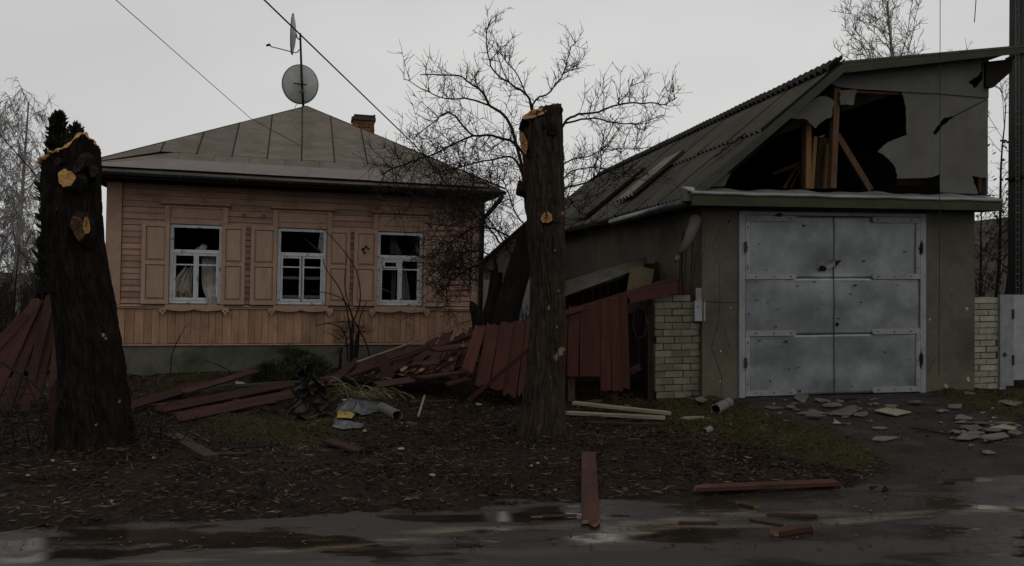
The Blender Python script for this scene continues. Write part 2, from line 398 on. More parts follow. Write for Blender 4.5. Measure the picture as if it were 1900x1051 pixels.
idx = np.arange(nx * ny).reshape(ny, nx)
gf = np.stack([idx[:-1, :-1], idx[:-1, 1:], idx[1:, 1:], idx[1:, :-1]], -1).reshape(-1, 4)
def np_mesh(name, v, f, mats, smooth=False):
    me = bpy.data.meshes.new(name); k = f.shape[1]
    me.vertices.add(len(v)); me.vertices.foreach_set('co', np.ascontiguousarray(v, np.float32).ravel())
    me.loops.add(f.size); me.loops.foreach_set('vertex_index', np.ascontiguousarray(f, np.int32).ravel())
    me.polygons.add(len(f)); me.polygons.foreach_set('loop_start', np.arange(0, f.size, k, dtype=np.int32))
    me.polygons.foreach_set('loop_total', np.full(len(f), k, np.int32))
    if smooth: me.polygons.foreach_set('use_smooth', np.ones(len(f), bool))
    for mm in (mats if isinstance(mats, list) else [mats]): me.materials.append(mm)
    me.update(); me.validate(); return me
def link(name, me, **tags):
    o = bpy.data.objects.new(name, me); COL.objects.link(o); tag(o, **tags); return o

# ground material: wet soil, moss and winter grass, trodden driveway (zones stored with the ground itself)
m, t, b = newmat('wet_soil')
tc = t.nodes.new('ShaderNodeTexCoord'); ob = tc.outputs['Object']
def attr(t, n):
    a = t.nodes.new('ShaderNodeAttribute'); a.attribute_name = n; return a.outputs['Fac']
soil = _mix(t, _ramp(t, _noise(t, ob, 1.7, 6, .65), .35, .68), (.0075, .0055, .0043), (.020, .0138, .0100))
soil = _mix(t, _ramp(t, _noise(t, ob, 26, 5, .7), .45, .75), soil, (.034, .023, .0165))
grs = _mix(t, _ramp(t, _noise(t, ob, 5, 6, .7), .35, .7), (.022, .016, .0075), (.036, .036, .0105))
drv = _mix(t, _ramp(t, _noise(t, ob, 2.6, 6, .6), .35, .7), (.020, .0172, .0155), (.040, .035, .0315))
drv = _mix(t, _ramp(t, _noise(t, ob, 60, 4, .7), .55, .8), drv, (.066, .06, .054))
col = _mix(t, attr(t, 'grass'), soil, grs); col = _mix(t, attr(t, 'drive'), col, drv)
t.links.new(col, b.inputs['Base Color'])
t.links.new(_ramp(t, _noise(t, ob, 2.2, 5), .35, .65, (.62, .62, .62, 1), (.95, .95, .95, 1)), b.inputs['Roughness'])
b.inputs['Specular IOR Level'].default_value = .05
bp = t.nodes.new('ShaderNodeBump'); bp.inputs['Strength'].default_value = .8; bp.inputs['Distance'].default_value = .03
t.links.new(_noise(t, ob, 38, 7, .7), bp.inputs['Height']); t.links.new(bp.outputs[0], b.inputs['Normal'])
M['soil'] = m
gme = np_mesh('ground', gv, gf, M['soil'], True)
for nme, fn in (('grass', m_grass), ('drive', m_drive)):
    a = gme.attributes.new(nme, 'FLOAT', 'POINT'); a.data.foreach_set('value', fn(gv[:, 0], gv[:, 1]).astype(np.float32))
link('ground', gme, kind='structure')

# wet asphalt with smeared sand and mud
m, t, b = newmat('wet_asphalt')
tc = t.nodes.new('ShaderNodeTexCoord')
mp = t.nodes.new('ShaderNodeMapping'); mp.inputs['Rotation'].default_value = (0, 0, math.radians(-8)); mp.inputs['Scale'].default_value = (.55, 3.6, 1)
t.links.new(tc.outputs['Object'], mp.inputs[0]); st = mp.outputs[0]; ob = tc.outputs['Object']
mp2 = t.nodes.new('ShaderNodeMapping'); mp2.inputs['Rotation'].default_value = (0, 0, math.radians(-9)); mp2.inputs['Scale'].default_value = (.5, 1.5, 1); mp2.inputs['Location'].default_value = (3.1, 1.7, 0)
t.links.new(ob, mp2.inputs[0])
damp = _noise(t, mp2.outputs[0], 1.5, 5, .55)
col = _mix(t, _ramp(t, damp, .40, .64), (.0075, .0049, .0036), (.018, .0135, .0110))
col = _mix(t, _ramp(t, _noise(t, ob, 150, 3, .7), .45, .75), col, (.034, .028, .0235))
sand = _math(t, 'MULTIPLY', _ramp(t, _noise(t, st, 1.25, 7, .62), .545, .64), attr(t, 'sand'))
col = _mix(t, sand, col, _mix(t, _noise(t, ob, 30, 4), (.062, .048, .032), (.135, .112, .082)))
smr = _math(t, 'MULTIPLY', attr(t, 'smear'), _ramp(t, _noise(t, st, 3.2, 7, .72), .40, .62))
col = _mix(t, smr, col, _mix(t, _noise(t, ob, 45, 4), (.065, .05, .034), (.15, .122, .086)))
t.links.new(col, b.inputs['Base Color'])
t.links.new(_ramp(t, damp, .46, .60, (.05, .05, .05, 1), (.60, .60, .60, 1)), b.inputs['Roughness'])
b.inputs['Specular IOR Level'].default_value = .34
bp = t.nodes.new('ShaderNodeBump'); bp.inputs['Distance'].default_value = .006; t.links.new(_ramp(t, damp, .46, .62, (.03, .03, .03, 1), (.9, .9, .9, 1)), bp.inputs['Strength'])
t.links.new(_noise(t, ob, 130, 4, .7), bp.inputs['Height']); t.links.new(bp.outputs[0], b.inputs['Normal'])
M['asphalt'] = m
rx = np.concatenate([np.linspace(-120, -9, 30)[:-1], np.linspace(-9, 9, 520), np.linspace(9, 120, 30)[1:]])
ry = np.concatenate([np.linspace(-6.2, -1.6, 14)[:-1], np.linspace(-1.6, .45, 150)])
RX, RV = np.meshgrid(rx, ry)
rY = np.interp(RX.ravel(), [-120, 60, 120], [edge_y(-60) - 10.3, edge_y(60), edge_y(60) + 9.6])
inner = np.abs(RX.ravel()) <= 60
rY = np.where(inner, edge_y(RX.ravel()), rY) + RV.ravel()
rz = ROADZ + .012 * (fbm(RX.ravel() * .8, rY * .8, 2, 21) - .4)
ri = np.arange(len(rx) * len(ry)).reshape(len(ry), len(rx))
rf = np.stack([ri[:-1, :-1], ri[:-1, 1:], ri[1:, 1:], ri[1:, :-1]], -1).reshape(-1, 4)
rme = np_mesh('road', np.stack([RX.ravel(), rY, rz], 1), rf, M['asphalt'], True)
dist = edge_y(RX.ravel()) - rY
sandw = .45 * np.clip(1.1 - np.abs(dist - .42) / .6, 0, 1)
SMEAR = [to_xy(p) for p in ([(1072, 1004), (1105, 980), (1170, 962), (1240, 952), (1310, 952), (1325, 966), (1230, 978), (1150, 992)], [(1120, 978), (1160, 955), (1200, 958), (1180, 975)],
    [(480, 1018), (600, 1003), (730, 988), (765, 990), (640, 1008)], [(715, 981), (800, 970), (890, 968), (900, 973), (800, 981)], [(890, 969), (1070, 965), (1075, 972), (900, 975)], [(725, 992), (790, 990), (830, 998), (780, 998)],
    [(150, 1034), (380, 1022), (540, 1010), (520, 1020), (330, 1034)], [(1480, 962), (1640, 945), (1740, 940), (1720, 952), (1560, 966)], [(1290, 938), (1400, 940), (1380, 948), (1300, 945)], [(1750, 942), (1920, 930), (1920, 938), (1780, 948)])]
rxx, ryy = RX.ravel(), rY; jx = .10 * (fbm(rxx * 1.5, ryy * 14, 3, 90) - .45); jy = .07 * (fbm(rxx * 3, ryy * 9, 3, 91) - .45)
sm_ = sum(poly_mask(rxx + jx + a, ryy + jy + b_, g) * 1.0 for g in SMEAR for a, b_ in ((0, 0), (.04, .012), (-.04, -.012), (.0, .02), (0, -.02))) / 5.0
smear = np.clip(sm_, 0, 1)
for nme, val in (('sand', sandw), ('smear', smear)):
    a = rme.attributes.new(nme, 'FLOAT', 'POINT'); a.data.foreach_set('value', val.astype(np.float32))
link('road', rme, kind='structure')

# ------------------------------------------------------------------ wooden house
H = Frame((-6.68, 12.42, 0), 16, 1.2)
house = thing('wooden_house', 'peach painted plank house with hip roof and blown out white windows', 'house', M=H.M)
WC = (1.335, 3.065, 4.79); WW = .415; WB, WT = 1.19, 2.52      # window centres, half width, sill and head
WID = 6.30; TOP = 3.24; DEP = 7.2
mb = MB()
xs = [0]
for c in WC: xs += [c - WW, c + WW]
xs.append(WID)
for i in range(0, len(xs), 2): mb.box(xs[i], xs[i + 1], .03, .24, .45, TOP)
for c in WC: mb.box(c - WW, c + WW, .03, .24, .45, WB - .01).box(c - WW, c + WW, .03, .24, WT + .01, TOP)
mb.box(0, .2, .24, DEP, 0, TOP).box(WID - .2, WID, .24, DEP, 0, TOP).box(.2, WID - .2, DEP - .2, DEP, 0, TOP)
wall = mb.build('wall', M['siding'], house)
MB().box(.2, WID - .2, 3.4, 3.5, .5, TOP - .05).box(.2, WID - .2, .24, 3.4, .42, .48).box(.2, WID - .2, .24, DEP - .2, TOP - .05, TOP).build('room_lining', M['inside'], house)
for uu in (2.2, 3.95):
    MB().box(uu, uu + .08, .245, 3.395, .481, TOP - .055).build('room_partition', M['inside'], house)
MB().box(-.06, WID + .06, -.05, .02, -.35, .47).box(-.06, .02, .021, DEP, -.35, .47).build('plinth', M['plinth'], house)
MB().plate([(-.02, -.075, .485), (-.02, .028, .485), (-.02, .028, .52)], (WID + .04, 0, 0)).build('drip_board', M['vboard'], house)
# horizontal siding boards, each its own piece
rows = np.arange(WB - .005, TOP - .02, .1005)
for r_, v0 in enumerate(rows):
    v1 = v0 + .0945
    cuts = []
    for c in WC:
        if v1 < WT + .34: cuts.append((c - .50, c + .50))
    segs = []; a = .19
    for c0, c1 in cuts: segs.append((a, c0)); a = c1
    segs.append((a, WID - .19))
    if not cuts:                       # long runs above the casings, butted at random places
        q = U(2.0, 4.3); segs = [(.19, q), (q + .004, WID - .19)]
    for a0, a1 in segs:
        pr = U(-.003, .003)
        MB().plate([(a0, -.012 + pr, v0), (a0, .028, v0), (a0, .028, v1), (a0, .006 + pr, v1)], (a1 - a0, 0, 0)).build('plank', M['siding'], wall)
# vertical boards below the windows
u = .0
while u < WID - .02:
    wd = U(.105, .15); u1 = min(u + wd, WID); pr = U(-.004, .004)
    MB().plate([(u, -.03 + pr, .515 + U(-.006, .006)), (u + .004, .028, .515), (u1 - .008, .028, .515), (u1 - .006, -.03 + pr, .515 + U(-.006, .006))], (0, 0, 1.10 - .515)).build('plank', M['vboard'], wall)
    u = u1
MB().box(-.02, WID + .02, -.055, .028, 1.103, 1.135).plate([(-.02, -.07, 1.137), (-.02, .028, 1.137), (-.02, .028, 1.17), (-.02, -.03, 1.165)], (WID + .04, 0, 0)).build('belt_board', M['trim'], house)
for a0, a1 in ((-.045, .185), (WID - .185, WID + .045)):
    MB().box(a0, a1, -.05, .027, 1.172, TOP - .06).build('corner_board', M['trim'], house)
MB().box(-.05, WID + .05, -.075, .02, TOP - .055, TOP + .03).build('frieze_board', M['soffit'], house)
# windows
def shutter(u0, u1, open_out=.0):
    v0, v1 = 1.182, 2.545; o = MB()
    st = .062; w0, w1 = -.098, -.062
    o.box(u0, u0 + st, w0, w1, v0, v1).box(u1 - st, u1, w0, w1, v0, v1)
    for a, b_ in ((v0, v0 + .075), (1.835, 1.905), (v1 - .075, v1)): o.box(u0 + st, u1 - st, w0, w1, a, b_)
    s = o.build('shutter', M['shutter'], house)
    for a, b_ in ((v0 + .08, 1.83), (1.91, v1 - .08)):
        p = MB(); i0, i1 = u0 + st + .004, u1 - st - .004; e = .028
        q = [(i0, i1, a, b_, -.072), (i0 + e, i1 - e, a + e, b_ - e, -.088)]
        vs = []
        for x0, x1, z0, z1, ww in q: vs += [(x0, ww, z0), (x1, ww, z0), (x1, ww, z1), (x0, ww, z1)]
        vs += [(i0, -.06, a), (i1, -.06, a), (i1, -.06, b_), (i0, -.06, b_)]
        p.add(vs, [(4, 5, 6, 7), (0, 1, 5, 4), (1, 2, 6, 5), (2, 3, 7, 6), (3, 0, 4, 7), (8, 9, 1, 0), (9, 10, 2, 1), (10, 11, 3, 2), (11, 8, 0, 3), (11, 10, 9, 8)])
        p.build('panel', M['shutter'], s)
    return s
SH = ((.505, .925), (1.745, 2.125), (2.215, 2.645), (3.49, 3.885), (3.955, 4.372), (5.21, 5.63))
for k, (a, b_) in enumerate(SH):
    s = shutter(a, b_)
    if k == 4:
        for (pu, pv, r_) in ((4.11, 2.19, .030), (4.16, 2.235, .024), (4.20, 2.205, .02), (4.135, 2.13, .024)):
            MB().tube([(pu, -.105, pv), (pu + .006, -.068, pv)], [r_, r_ * .8], 7).build('blast_hole', M['black'], s)
def shard(c, v0, pts, parent):
    MB().plate([(c + a, .055, v0 + b_) for a, b_ in pts], (0, .004, 0)).build('glass_shard', M['glass'], parent)
for k, c in enumerate(WC):
    fr = .052
    o = MB()
    L, Rr = c - WW + .003, c + WW - .003
    def ragged(x0, x1, z0, z1, w0=.01, w1=.085): o.box(x0, x1, w0, w1, z0, z1)
    ragged(L, L + fr, WB, WT); ragged(Rr - fr, Rr, WB, WT); ragged(L + fr, Rr - fr, WT - .05, WT); ragged(L + fr, Rr - fr, WB, WB + .045)
    TR = 2.07
    ragged(L + fr, Rr - fr, TR - .03, TR + .03, .005, .08)
    win = o.build('window', M['white'], house)
    for sgn in (-1, 1):
        s = MB(); a0, a1 = (L + fr + .004, c - .004) if sgn < 0 else (c + .004, Rr - fr - .004)
        z0, z1 = WB + .05, TR - .034; q = .036
        s.box(a0, a0 + q, .014, .06, z0, z1).box(a1 - q, a1, .014, .06, z0, z1).box(a0 + q, a1 - q, .016, .058, z0, z0 + q + .01).box(a0 + q, a1 - q, .016, .058, z1 - q, z1)
        mv = 1.845
        s.box(a0 + q, a1 - q, .02, .05, mv - .011, mv + .011)
        sash = s.build('sash', M['white'], win)
        if k == 2 and sgn < 0:     # little hinged vent pane
            MB().box(a0 + q + .012, a0 + q + .042, .003, .04, mv + .02, z1 - q - .006).box(a1 - q - .03, a1 - q - .004, .003, .04, mv + .02, z1 - q - .006).box(a0 + q + .042, a1 - q - .03, .003, .04, mv + .02, mv + .046).box(a0 + q + .042, a1 - q - .03, .003, .04, z1 - q - .03, z1 - q - .006).build('vent_frame', M['white'], sash)
    MB().box(c - .014, c + .014, .0, .0135, WB + .05, TR - .035).build('astragal', M['white'] if k != 1 else M['inner_frame'], win)
    for pts in ([(.27, 1.02), (.358, .86), (.358, 1.27), (.30, 1.27)], [(-.358, .06), (-.33, .10), (-.345, .34), (-.358, .36)]) if k else ([(-.358, .07), (-.32, .08), (-.35, .22)],):
        shard(c, WB, pts, win)
    # casing: side posts, header panel, cornice
    cs = MB(); cs.box(c - .5, c - .418, -.045, .0285, 2.552, 2.835).box(c + .418, c + .5, -.045, .0285, 2.552, 2.835)
    cs.box(c - .5, c - .418, -.03, .0285, 1.172, 2.549).box(c + .418, c + .5, -.03, .0285, 1.172, 2.549).box(c - .416, c + .416, -.02, .028, WT + .012, 2.833)
    cas = cs.build('casing', M['trim'], house)
    MB().box(c - .385, c + .385, -.034, -.021, 2.63, 2.79).build('header_panel', M['trim'], cas)
    MB().box(c - .416, c + .416, -.042, -.021, 2.803, 2.833).build('moulding', M['trim'], cas)
    MB().plate([(c - .54, -.055, 2.837), (c - .54, .027, 2.837), (c - .54, .027, 2.895), (c - .54, -.11, 2.885), (c - .54, -.10, 2.86)], (1.08, 0, 0)).build('cornice', M['trim'], cas)
    # scalloped apron and pendants
    pts = [(c - .46, 1.17), (c - .46, 1.105)]
    for i in range(13):
        x = c - .42 + .84 * i / 12; pts.append((x, 1.085 - .022 * abs(math.sin(math.pi * 2 * (i / 12))) + (.012 if i == 6 else 0)))
    pts += [(c + .46, 1.105), (c + .46, 1.17)]
    ap = MB().plate([(x, -.072, z) for x, z in pts], (0, -.03, 0)).build('apron', M['trim'], cas)
    for sx in (-1, 1):
        px_ = c + sx * .49
        pp = [(px_ - .052, 1.13), (px_ - .055, 1.06), (px_ - .03, 1.045), (px_, .985), (px_ + .03, 1.045), (px_ + .055, 1.06), (px_ + .052, 1.13)]
        pn = MB().plate([(x, -.072, z) for x, z in pp], (0, -.026, 0)).build('pendant', M['trim'], cas)
        MB().tube([(px_, -.100, 1.066), (px_, -.09, 1.066)], .011, 8).build('pendant_eye', M['black'], pn)
# inner frames of the double glazing
for k, c in enumerate(WC):
    if k == 0: continue
    o = MB(); o.box(c - .36, c - .33, .17, .21, WB, 1.78).box(c + .33, c + .36, .17, .21, WB, 1.78)
    if k == 1: o.box(c - .33, c + .33, .17, .21, 1.63, 1.68).box(c - .33, c + .33, .17, .21, 1.30, 1.345)
    ifr = o.build('inner_frame', M['inner_frame'], house)
for p0, p1, ww in (((563, 440), (592, 466), .5), ((708, 536), (750, 553), .3)):
    a = H.p(*p0, ww); b_ = H.p(*p1, ww)
    MB().tube([a, b_], .014, 4).build('broken_batten', M['inner_frame'], house)
# porcelain insulators
for px_, py_ in ((453, 398), (490, 399)):
    u_, v_ = H.hit(px_, py_, -.08)
    MB().tube([(u_, .0, v_ - .02), (u_, -.08, v_ - .03), (u_, -.085, v_ + .0)], .008, 5).tube([(u_, -.085, v_ - .01), (u_, -.085, v_ + .02), (u_, -.085, v_ + .045), (u_, -.085, v_ + .06)], [.024, .016, .02, .012], 8).build('insulator', M['porcelain'], house, True)
a = H.p(352, 334, -.2); b_ = H.p(386, 381, -.03)
MB().tube([a, b_], .008, 5).build('bent_bracket', M['inner_frame'], house)

# roof
EW = -.50; EU0, EU1 = -.42, WID + .30; EV = 3.36
APX = Vector((3.11, 3.0, 5.325))
rf_ = MB()
back = DEP + .4
RB = Vector((3.11, back - 3.5, 5.325))
c4 = [Vector((EU0, EW, EV)), Vector((EU1, EW, EV)), Vector((EU1, back, EV)), Vector((EU0, back, EV))]
dz = Vector((0, 0, .04))
vs = [c - dz for c in c4] + [APX - dz, RB - dz] + [c - dz - Vector((0, 0, .05)) for c in c4]
rf_.add(vs, [(0, 1, 4), (1, 2, 5, 4), (2, 3, 5), (3, 0, 4, 5), (9, 8, 7, 6), (0, 6, 7, 1), (1, 7, 8, 2), (2, 8, 9, 3), (3, 9, 6, 0)])
roof = rf_.build('roof', M['roof'], house)
ny_ = APX.y - EW; sl_ = Vector((0, ny_, APX.z - EV)); slope_n = Vector((0, -(APX.z - EV), ny_)).normalized()
def on_front(u, s): return Vector((u, EW, EV)) + sl_ * s        # s 0..1 up the slope
def smax(u): return (u - EU0) / (APX.x - EU0) if u < APX.x else (EU1 - u) / (EU1 - APX.x)
def sheet(u0, u1, s0, name, mt, lift=.0, s1=None):
    pts = []
    top = [u for u in (u0, APX.x, u1) if u0 <= u <= u1]
    e = .0
    pts.append((u0, min(s0, max(smax(u0), 0)))); pts.append((u1, min(s0, max(smax(u1), 0))))
    for u in sorted(set(top), reverse=True):
        sm = max(smax(u), 0)
        pts.append((u, min(sm, s1) if s1 else sm))
    P = []
    for u, s in pts:
        q = on_front(u, s) + slope_n * lift
        if not P or (q - P[-1]).length > 1e-4: P.append(q)
    if (P[0] - P[-1]).length < 1e-4: P.pop()
    if len(P) < 3: return
    MB().plate(P, slope_n * .006).build(name, mt, roof)
lines = [H.hit(px_, 292, EW + .5)[0] for px_ in (294, 362, 429, 495, 560, 622, 684, 745, 806, 866)]
us = [EU0] + lines + [EU1]
S0, S1_ = .115, .20
for i in range(len(us) - 1):
    sheet(us[i] + .004, us[i + 1] - .004, S1_, 'roofing_sheet', M['roof'], .003 + .004 * (i % 2))
    sheet(us[i] + .004 + (.3 if i else 0), us[i + 1] - .004 + (.3 if i < len(us) - 2 else 0), .06, 'roofing_sheet', M['roof'], .0 + .002 * (i % 2), S1_ + .01)
for u in lines:
    P0 = on_front(u, S1_ - .01) + slope_n * .012; P1 = on_front(u, max(smax(u), 0)) + slope_n * .012
    mid = (P0 + P1) / 2 + Vector((U(-.01, .01), 0, 0))
    MB().tube([P0, mid, P1], .013, 4).build('seam', M['seam'], roof)
for e0, e1 in ((c4[0], APX), (c4[1], APX), (APX, RB), (c4[2], RB), (c4[3], RB)):
    MB().tube([e0, e1], .02, 5).build('ridge_roll', M['seam'], roof)
# pinkish eave flashing in lengths, then gutter
uu = EU0; k = 0
while uu < EU1:
    u1 = min(uu + U(.9, 1.3), EU1)
    a, b2 = on_front(uu, 0) + slope_n * (.014 + .003 * (k % 2)), on_front(u1 - .003, 0) + slope_n * (.014 + .003 * (k % 2))
    c_, d_ = on_front(u1 - .003, min(S0, max(smax(u1) - .002, .001))) + slope_n * .012, on_front(uu, min(S0, max(smax(uu) - .002, .001))) + slope_n * .012
    fl = MB(); fl.plate([a, b2, c_, d_], slope_n * .004); fl.build('eave_flashing', M['flash'], roof)
    uu = u1; k += 1
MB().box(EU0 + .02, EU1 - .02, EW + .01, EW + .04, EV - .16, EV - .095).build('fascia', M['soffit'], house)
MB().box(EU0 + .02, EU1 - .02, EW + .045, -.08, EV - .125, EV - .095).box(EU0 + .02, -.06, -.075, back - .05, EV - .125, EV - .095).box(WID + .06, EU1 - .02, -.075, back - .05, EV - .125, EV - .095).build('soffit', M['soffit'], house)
g = MB(); gr = .058; gw, gvv = EW - .062, EV - .065
n = 9
for side in (0, 1):
    for i in range(n + 1):
        an = math.pi + math.pi * i / n
        g.v.append((EU0 + .05 if side == 0 else EU1 - .0, gw + gr * math.cos(an), gvv + gr * math.sin(an)))
for i in range(n): g.f.append((i, i + 1, n + 2 + i, n + 1 + i)); g.m.append(0)
gut = g.build('gutter', M['gutter'], house, True)
sm = gut.modifiers.new('s', 'SOLIDIFY'); sm.thickness = .004
for px_ in (238, 335, 440, 540, 636, 733, 822):
    u_ = H.hit(px_, 330, gw)[0]
    P = [(u_, gw + (gr + .006) * math.cos(math.pi + math.pi * i / 8), gvv + (gr + .006) * math.sin(math.pi + math.pi * i / 8)) for i in range(9)]
    MB().tube(P + [(u_, EW + .03, EV - .02)], .007, 4).build('gutter_bracket', M['steel'], gut)
dp = MB(); x_ = EU1 - .08
dp.tube([(x_, gw, gvv - .05), (x_, gw, gvv - .12), (x_ - .12, -.2, gvv - .35), (WID - .02, -.11, gvv - .5), (WID - .02, -.11, .3)], .045, 8)
dp.build('downpipe', M['gutter'], house, True)
# chimney of single bricks
ch = MB(); cu0, cu1, cw0, cw1 = 4.16, 4.64, 3.85, 4.33
ch.box(cu0 + .02, cu1 - .02, cw0 + .02, cw1 - .02, 4.2, 5.43)
chim = ch.build('chimney', M['mortar'], house)
ci = 0; v_ = 4.42
while v_ < 5.45:
    capn = v_ > 5.26
    e = .03 if 5.36 > v_ > 5.26 else (.0 if not capn else .02)
    bw = (cu1 - cu0 + 2 * e) / 2; mt = M['brick_grey'] if capn else M['brick_red']
    off = (ci % 2) * bw / 2
    jit = lambda: U(-.008, .008)
    for face in range(4):
        for j in range(2 if ci % 2 == 0 else 3):
            if ci % 2 == 0: a, b2 = j * bw, (j + 1) * bw
            else: a, b2 = (0, bw / 2) if j == 0 else ((bw / 2, 1.5 * bw) if j == 1 else (1.5 * bw, 2 * bw))
            a += .006; b2 -= .006; d0 = -e + jit()
            if capn and v_ > 5.35 and R() < .35: continue
            if face == 0: MB().box(cu0 - e + a, cu0 - e + b2, cw0 + d0, cw0 + .03, v_, v_ + .068).build('brick', mt, chim)
            elif face == 1: MB().box(cu0 - e + a, cu0 - e + b2, cw1 - .03, cw1 - d0, v_, v_ + .068).build('brick', mt, chim)
            elif face == 2: MB().box(cu0 + d0, cu0 + .03, cw0 + .035, cw1 - .035, v_, v_ + .068).build('brick', mt, chim) if j == 0 else None
            else: MB().box(cu1 - .03, cu1 - d0, cw0 + .035, cw1 - .035, v_, v_ + .068).build('brick', mt, chim) if j == 0 else None
    v_ += .08; ci += 1

# curtains
def drape(name, label, path, width, ww, mt, folds=5, amp=.03, seed=1):
    o = MB(); rs = random.Random(seed); ph = [rs.uniform(0, 6.28) for _ in range(4)]
    def fn(a, b_):
        k = b_ * (len(path) - 1); i = min(int(k), len(path) - 2); f_ = k - i
        u = path[i][0] * (1 - f_) + path[i + 1][0] * f_; v = path[i][1] * (1 - f_) + path[i + 1][1] * f_
        wd = width[i] * (1 - f_) + width[i + 1] * f_; off = ww[i] * (1 - f_) + ww[i + 1] * f_
        y = off + amp * math.sin(a * folds * 6.28 + ph[0] + 2 * b_) + amp * .5 * math.sin(a * folds * 2.3 * 6.28 + ph[1] + 6 * b_)
        return (u + (a - .5) * wd, y, v + .02 * math.sin(a * 9 + ph[2]))
    o.grid(fn, 40, 24)
    o2 = thing_mesh(name, o, mt, label, 'curtain'); return o2
def thing_mesh(name, mbx, mt, label, cat):
    c = Vector(mbx.v[0]); me = MB(); me.v = [tuple(Vector(v) - c) for v in mbx.v]; me.f = mbx.f; me.m = mbx.m
    o = bpy.data.objects.new(name, me.mesh(name, mt, True)); COL.objects.link(o)
    Mx = H.M.copy(); Mx.translation = H.M @ c; o.matrix_world = Mx
    so_ = o.modifiers.new('s', 'SOLIDIFY'); so_.thickness = .003
    return tag(o, label, cat)
drape('curtain', 'dirty white curtain hanging out over the sill of the leftmost window', [(1.52, 2.02), (1.54, 1.7), (1.55, 1.50), (1.565, 1.38), (1.585, 1.31), (1.60, 1.25), (1.605, 1.19), (1.60, 1.14)], [.24, .26, .26, .22, .18, .16, .15, .13], [.16, .15, .13, .06, -.008, -.02, -.035, -.05], M['cloth'], 4, .010, 3)
drape('curtain', 'crumpled pale cloth heaped behind the left sash of the leftmost window', [(1.20, 1.80), (1.13, 1.62), (1.10, 1.42), (1.14, 1.25)], [.14, .26, .30, .28], [.22, .17, .14, .12], M['cloth'], 3, .03, 8)
drape('curtain', 'bunched curtain snagged in the upper light of the leftmost window', [(1.42, 2.20), (1.40, 2.16), (1.37, 2.10), (1.36, 2.03)], [.08, .16, .20, .16], [.30, .22, .16, .14], M['cloth'], 1.3, .02, 12)
drape('blanket', 'tan blanket with a yellow fold on the sill of the leftmost window', [(1.10, 1.38), (1.10, 1.30), (1.12, 1.24)], [.20, .26, .26], [.10, .105, .11], M['cloth_tan'], 3, .012, 15)['category'] = 'blanket'
drape('cloth_scrap', 'yellow scrap of cloth in the bottom corner of the leftmost window', [(1.19, 1.305), (1.20, 1.28), (1.20, 1.25)], [.05, .11, .10], [.072, .075, .08], M['cloth_yellow'], 2, .006, 16)['category'] = 'cloth'
drape('curtain', 'narrow pale curtain hanging in the upper light of the rightmost window', [(4.68, 2.50), (4.70, 2.3), (4.75, 2.12)], [.08, .14, .20], [.3, .3, .3], M['cloth_dim'], 3, .02, 5)
drape('curtain', 'twisted curtain hanging behind the mullion of the rightmost window', [(4.83, 1.95), (4.90, 1.6), (4.92, 1.28)], [.14, .14, .20], [.2, .2, .2], M['cloth_dim'], 2, .015, 6)
drape('curtain', 'pale curtain edge behind the left sash of the rightmost window', [(4.70, 2.0), (4.71, 1.6), (4.70, 1.27)], [.06, .08, .07], [.25, .25, .25], M['cloth_dim'], 2, .015, 7)

# satellite aerial on the roof apex
ax = H.M @ (APX + Vector((-.06, .02, -.03)))
ant = thing('satellite_aerial', 'rusty mast with two satellite dishes on the house roof apex', 'satellite dish', tuple(ax))
YM = ax.y
def rel(px_, py_, dy=0): return at(px_, py_, YM + dy) - ax
top = rel(557, 62)
MB().tube([(0, 0, -.05), rel(560, 150), top], [.028, .026, .022], 8).build('mast', M['mast'], ant, True)
def dish(c, nrm, r, depth, name='dish'):
    nrm = nrm.normalized(); a = nrm.cross(Vector((0, 0, 1))); a = (a if a.length > .1 else Vector((1, 0, 0))).normalized(); b2 = nrm.cross(a)
    o = MB(); rings, seg = 8, 40
    for i in range(rings + 1):
        q = i / rings
        for j in range(seg):
            an = 6.2832 * j / seg
            o.v.append(tuple(c + (a * math.cos(an) * .94 + b2 * math.sin(an) * 1.03) * r * q + nrm * depth * (q * q - 1)))
    for i in range(rings):
        for j in range(seg):
            o.f.append((i * seg + j, i * seg + (j + 1) % seg, (i + 1) * seg + (j + 1) % seg, (i + 1) * seg + j)); o.m.append(0)
    dd = o.build(name, M['dish'], ant, True); s = dd.modifiers.new('s', 'SOLIDIFY'); s.thickness = .012
    rim = MB(); rim.tube([c + (a * math.cos(6.2832 * j / seg) * .94 + b2 * math.sin(6.2832 * j / seg) * 1.03) * r for j in range(seg + 1)], .008, 5); rim.build('rim', M['seam'], dd)
    return dd
d1 = dish(rel(557, 157, .16), Vector((-.18, 1, .12)), 35 / F * YM, .07)
o = MB(); o.tube([rel(545, 155, -.03), rel(569, 158, -.03)], .016, 5); o.tube([rel(560, 148, -.0), rel(560, 150, .1)], .02, 5); o.build('cross_bar', M['mast'], ant)
MB().tube([rel(560, 168, -.03), rel(560, 168, .12)], .03, 6).tube([rel(555, 171, -.04), rel(565, 171, -.04)], .014, 4).build('mount_bracket', M['steel'], ant)
d2 = dish(rel(543, 64, -.05), Vector((-1, -.19, .05)), 36 / F * YM, .07)
MB().tube([rel(557, 75), rel(551, 70), rel(549, 62, -.02)], .015, 5).build('mount_bracket', M['mast'], ant)
arm = MB().tube([rel(556, 92), rel(551, 98), rel(546, 98), rel(520, 91, -.06), rel(503, 87, -.08)], .011, 5).build('feed_arm', M['mast'], ant)
MB().tube([rel(503, 87, -.08), rel(500, 82, -.08)], .014, 6).tube([rel(501, 83, -.08), rel(494, 85, -.08)], [.03, .022], 8).build('feed_horn', M['seam'], arm)
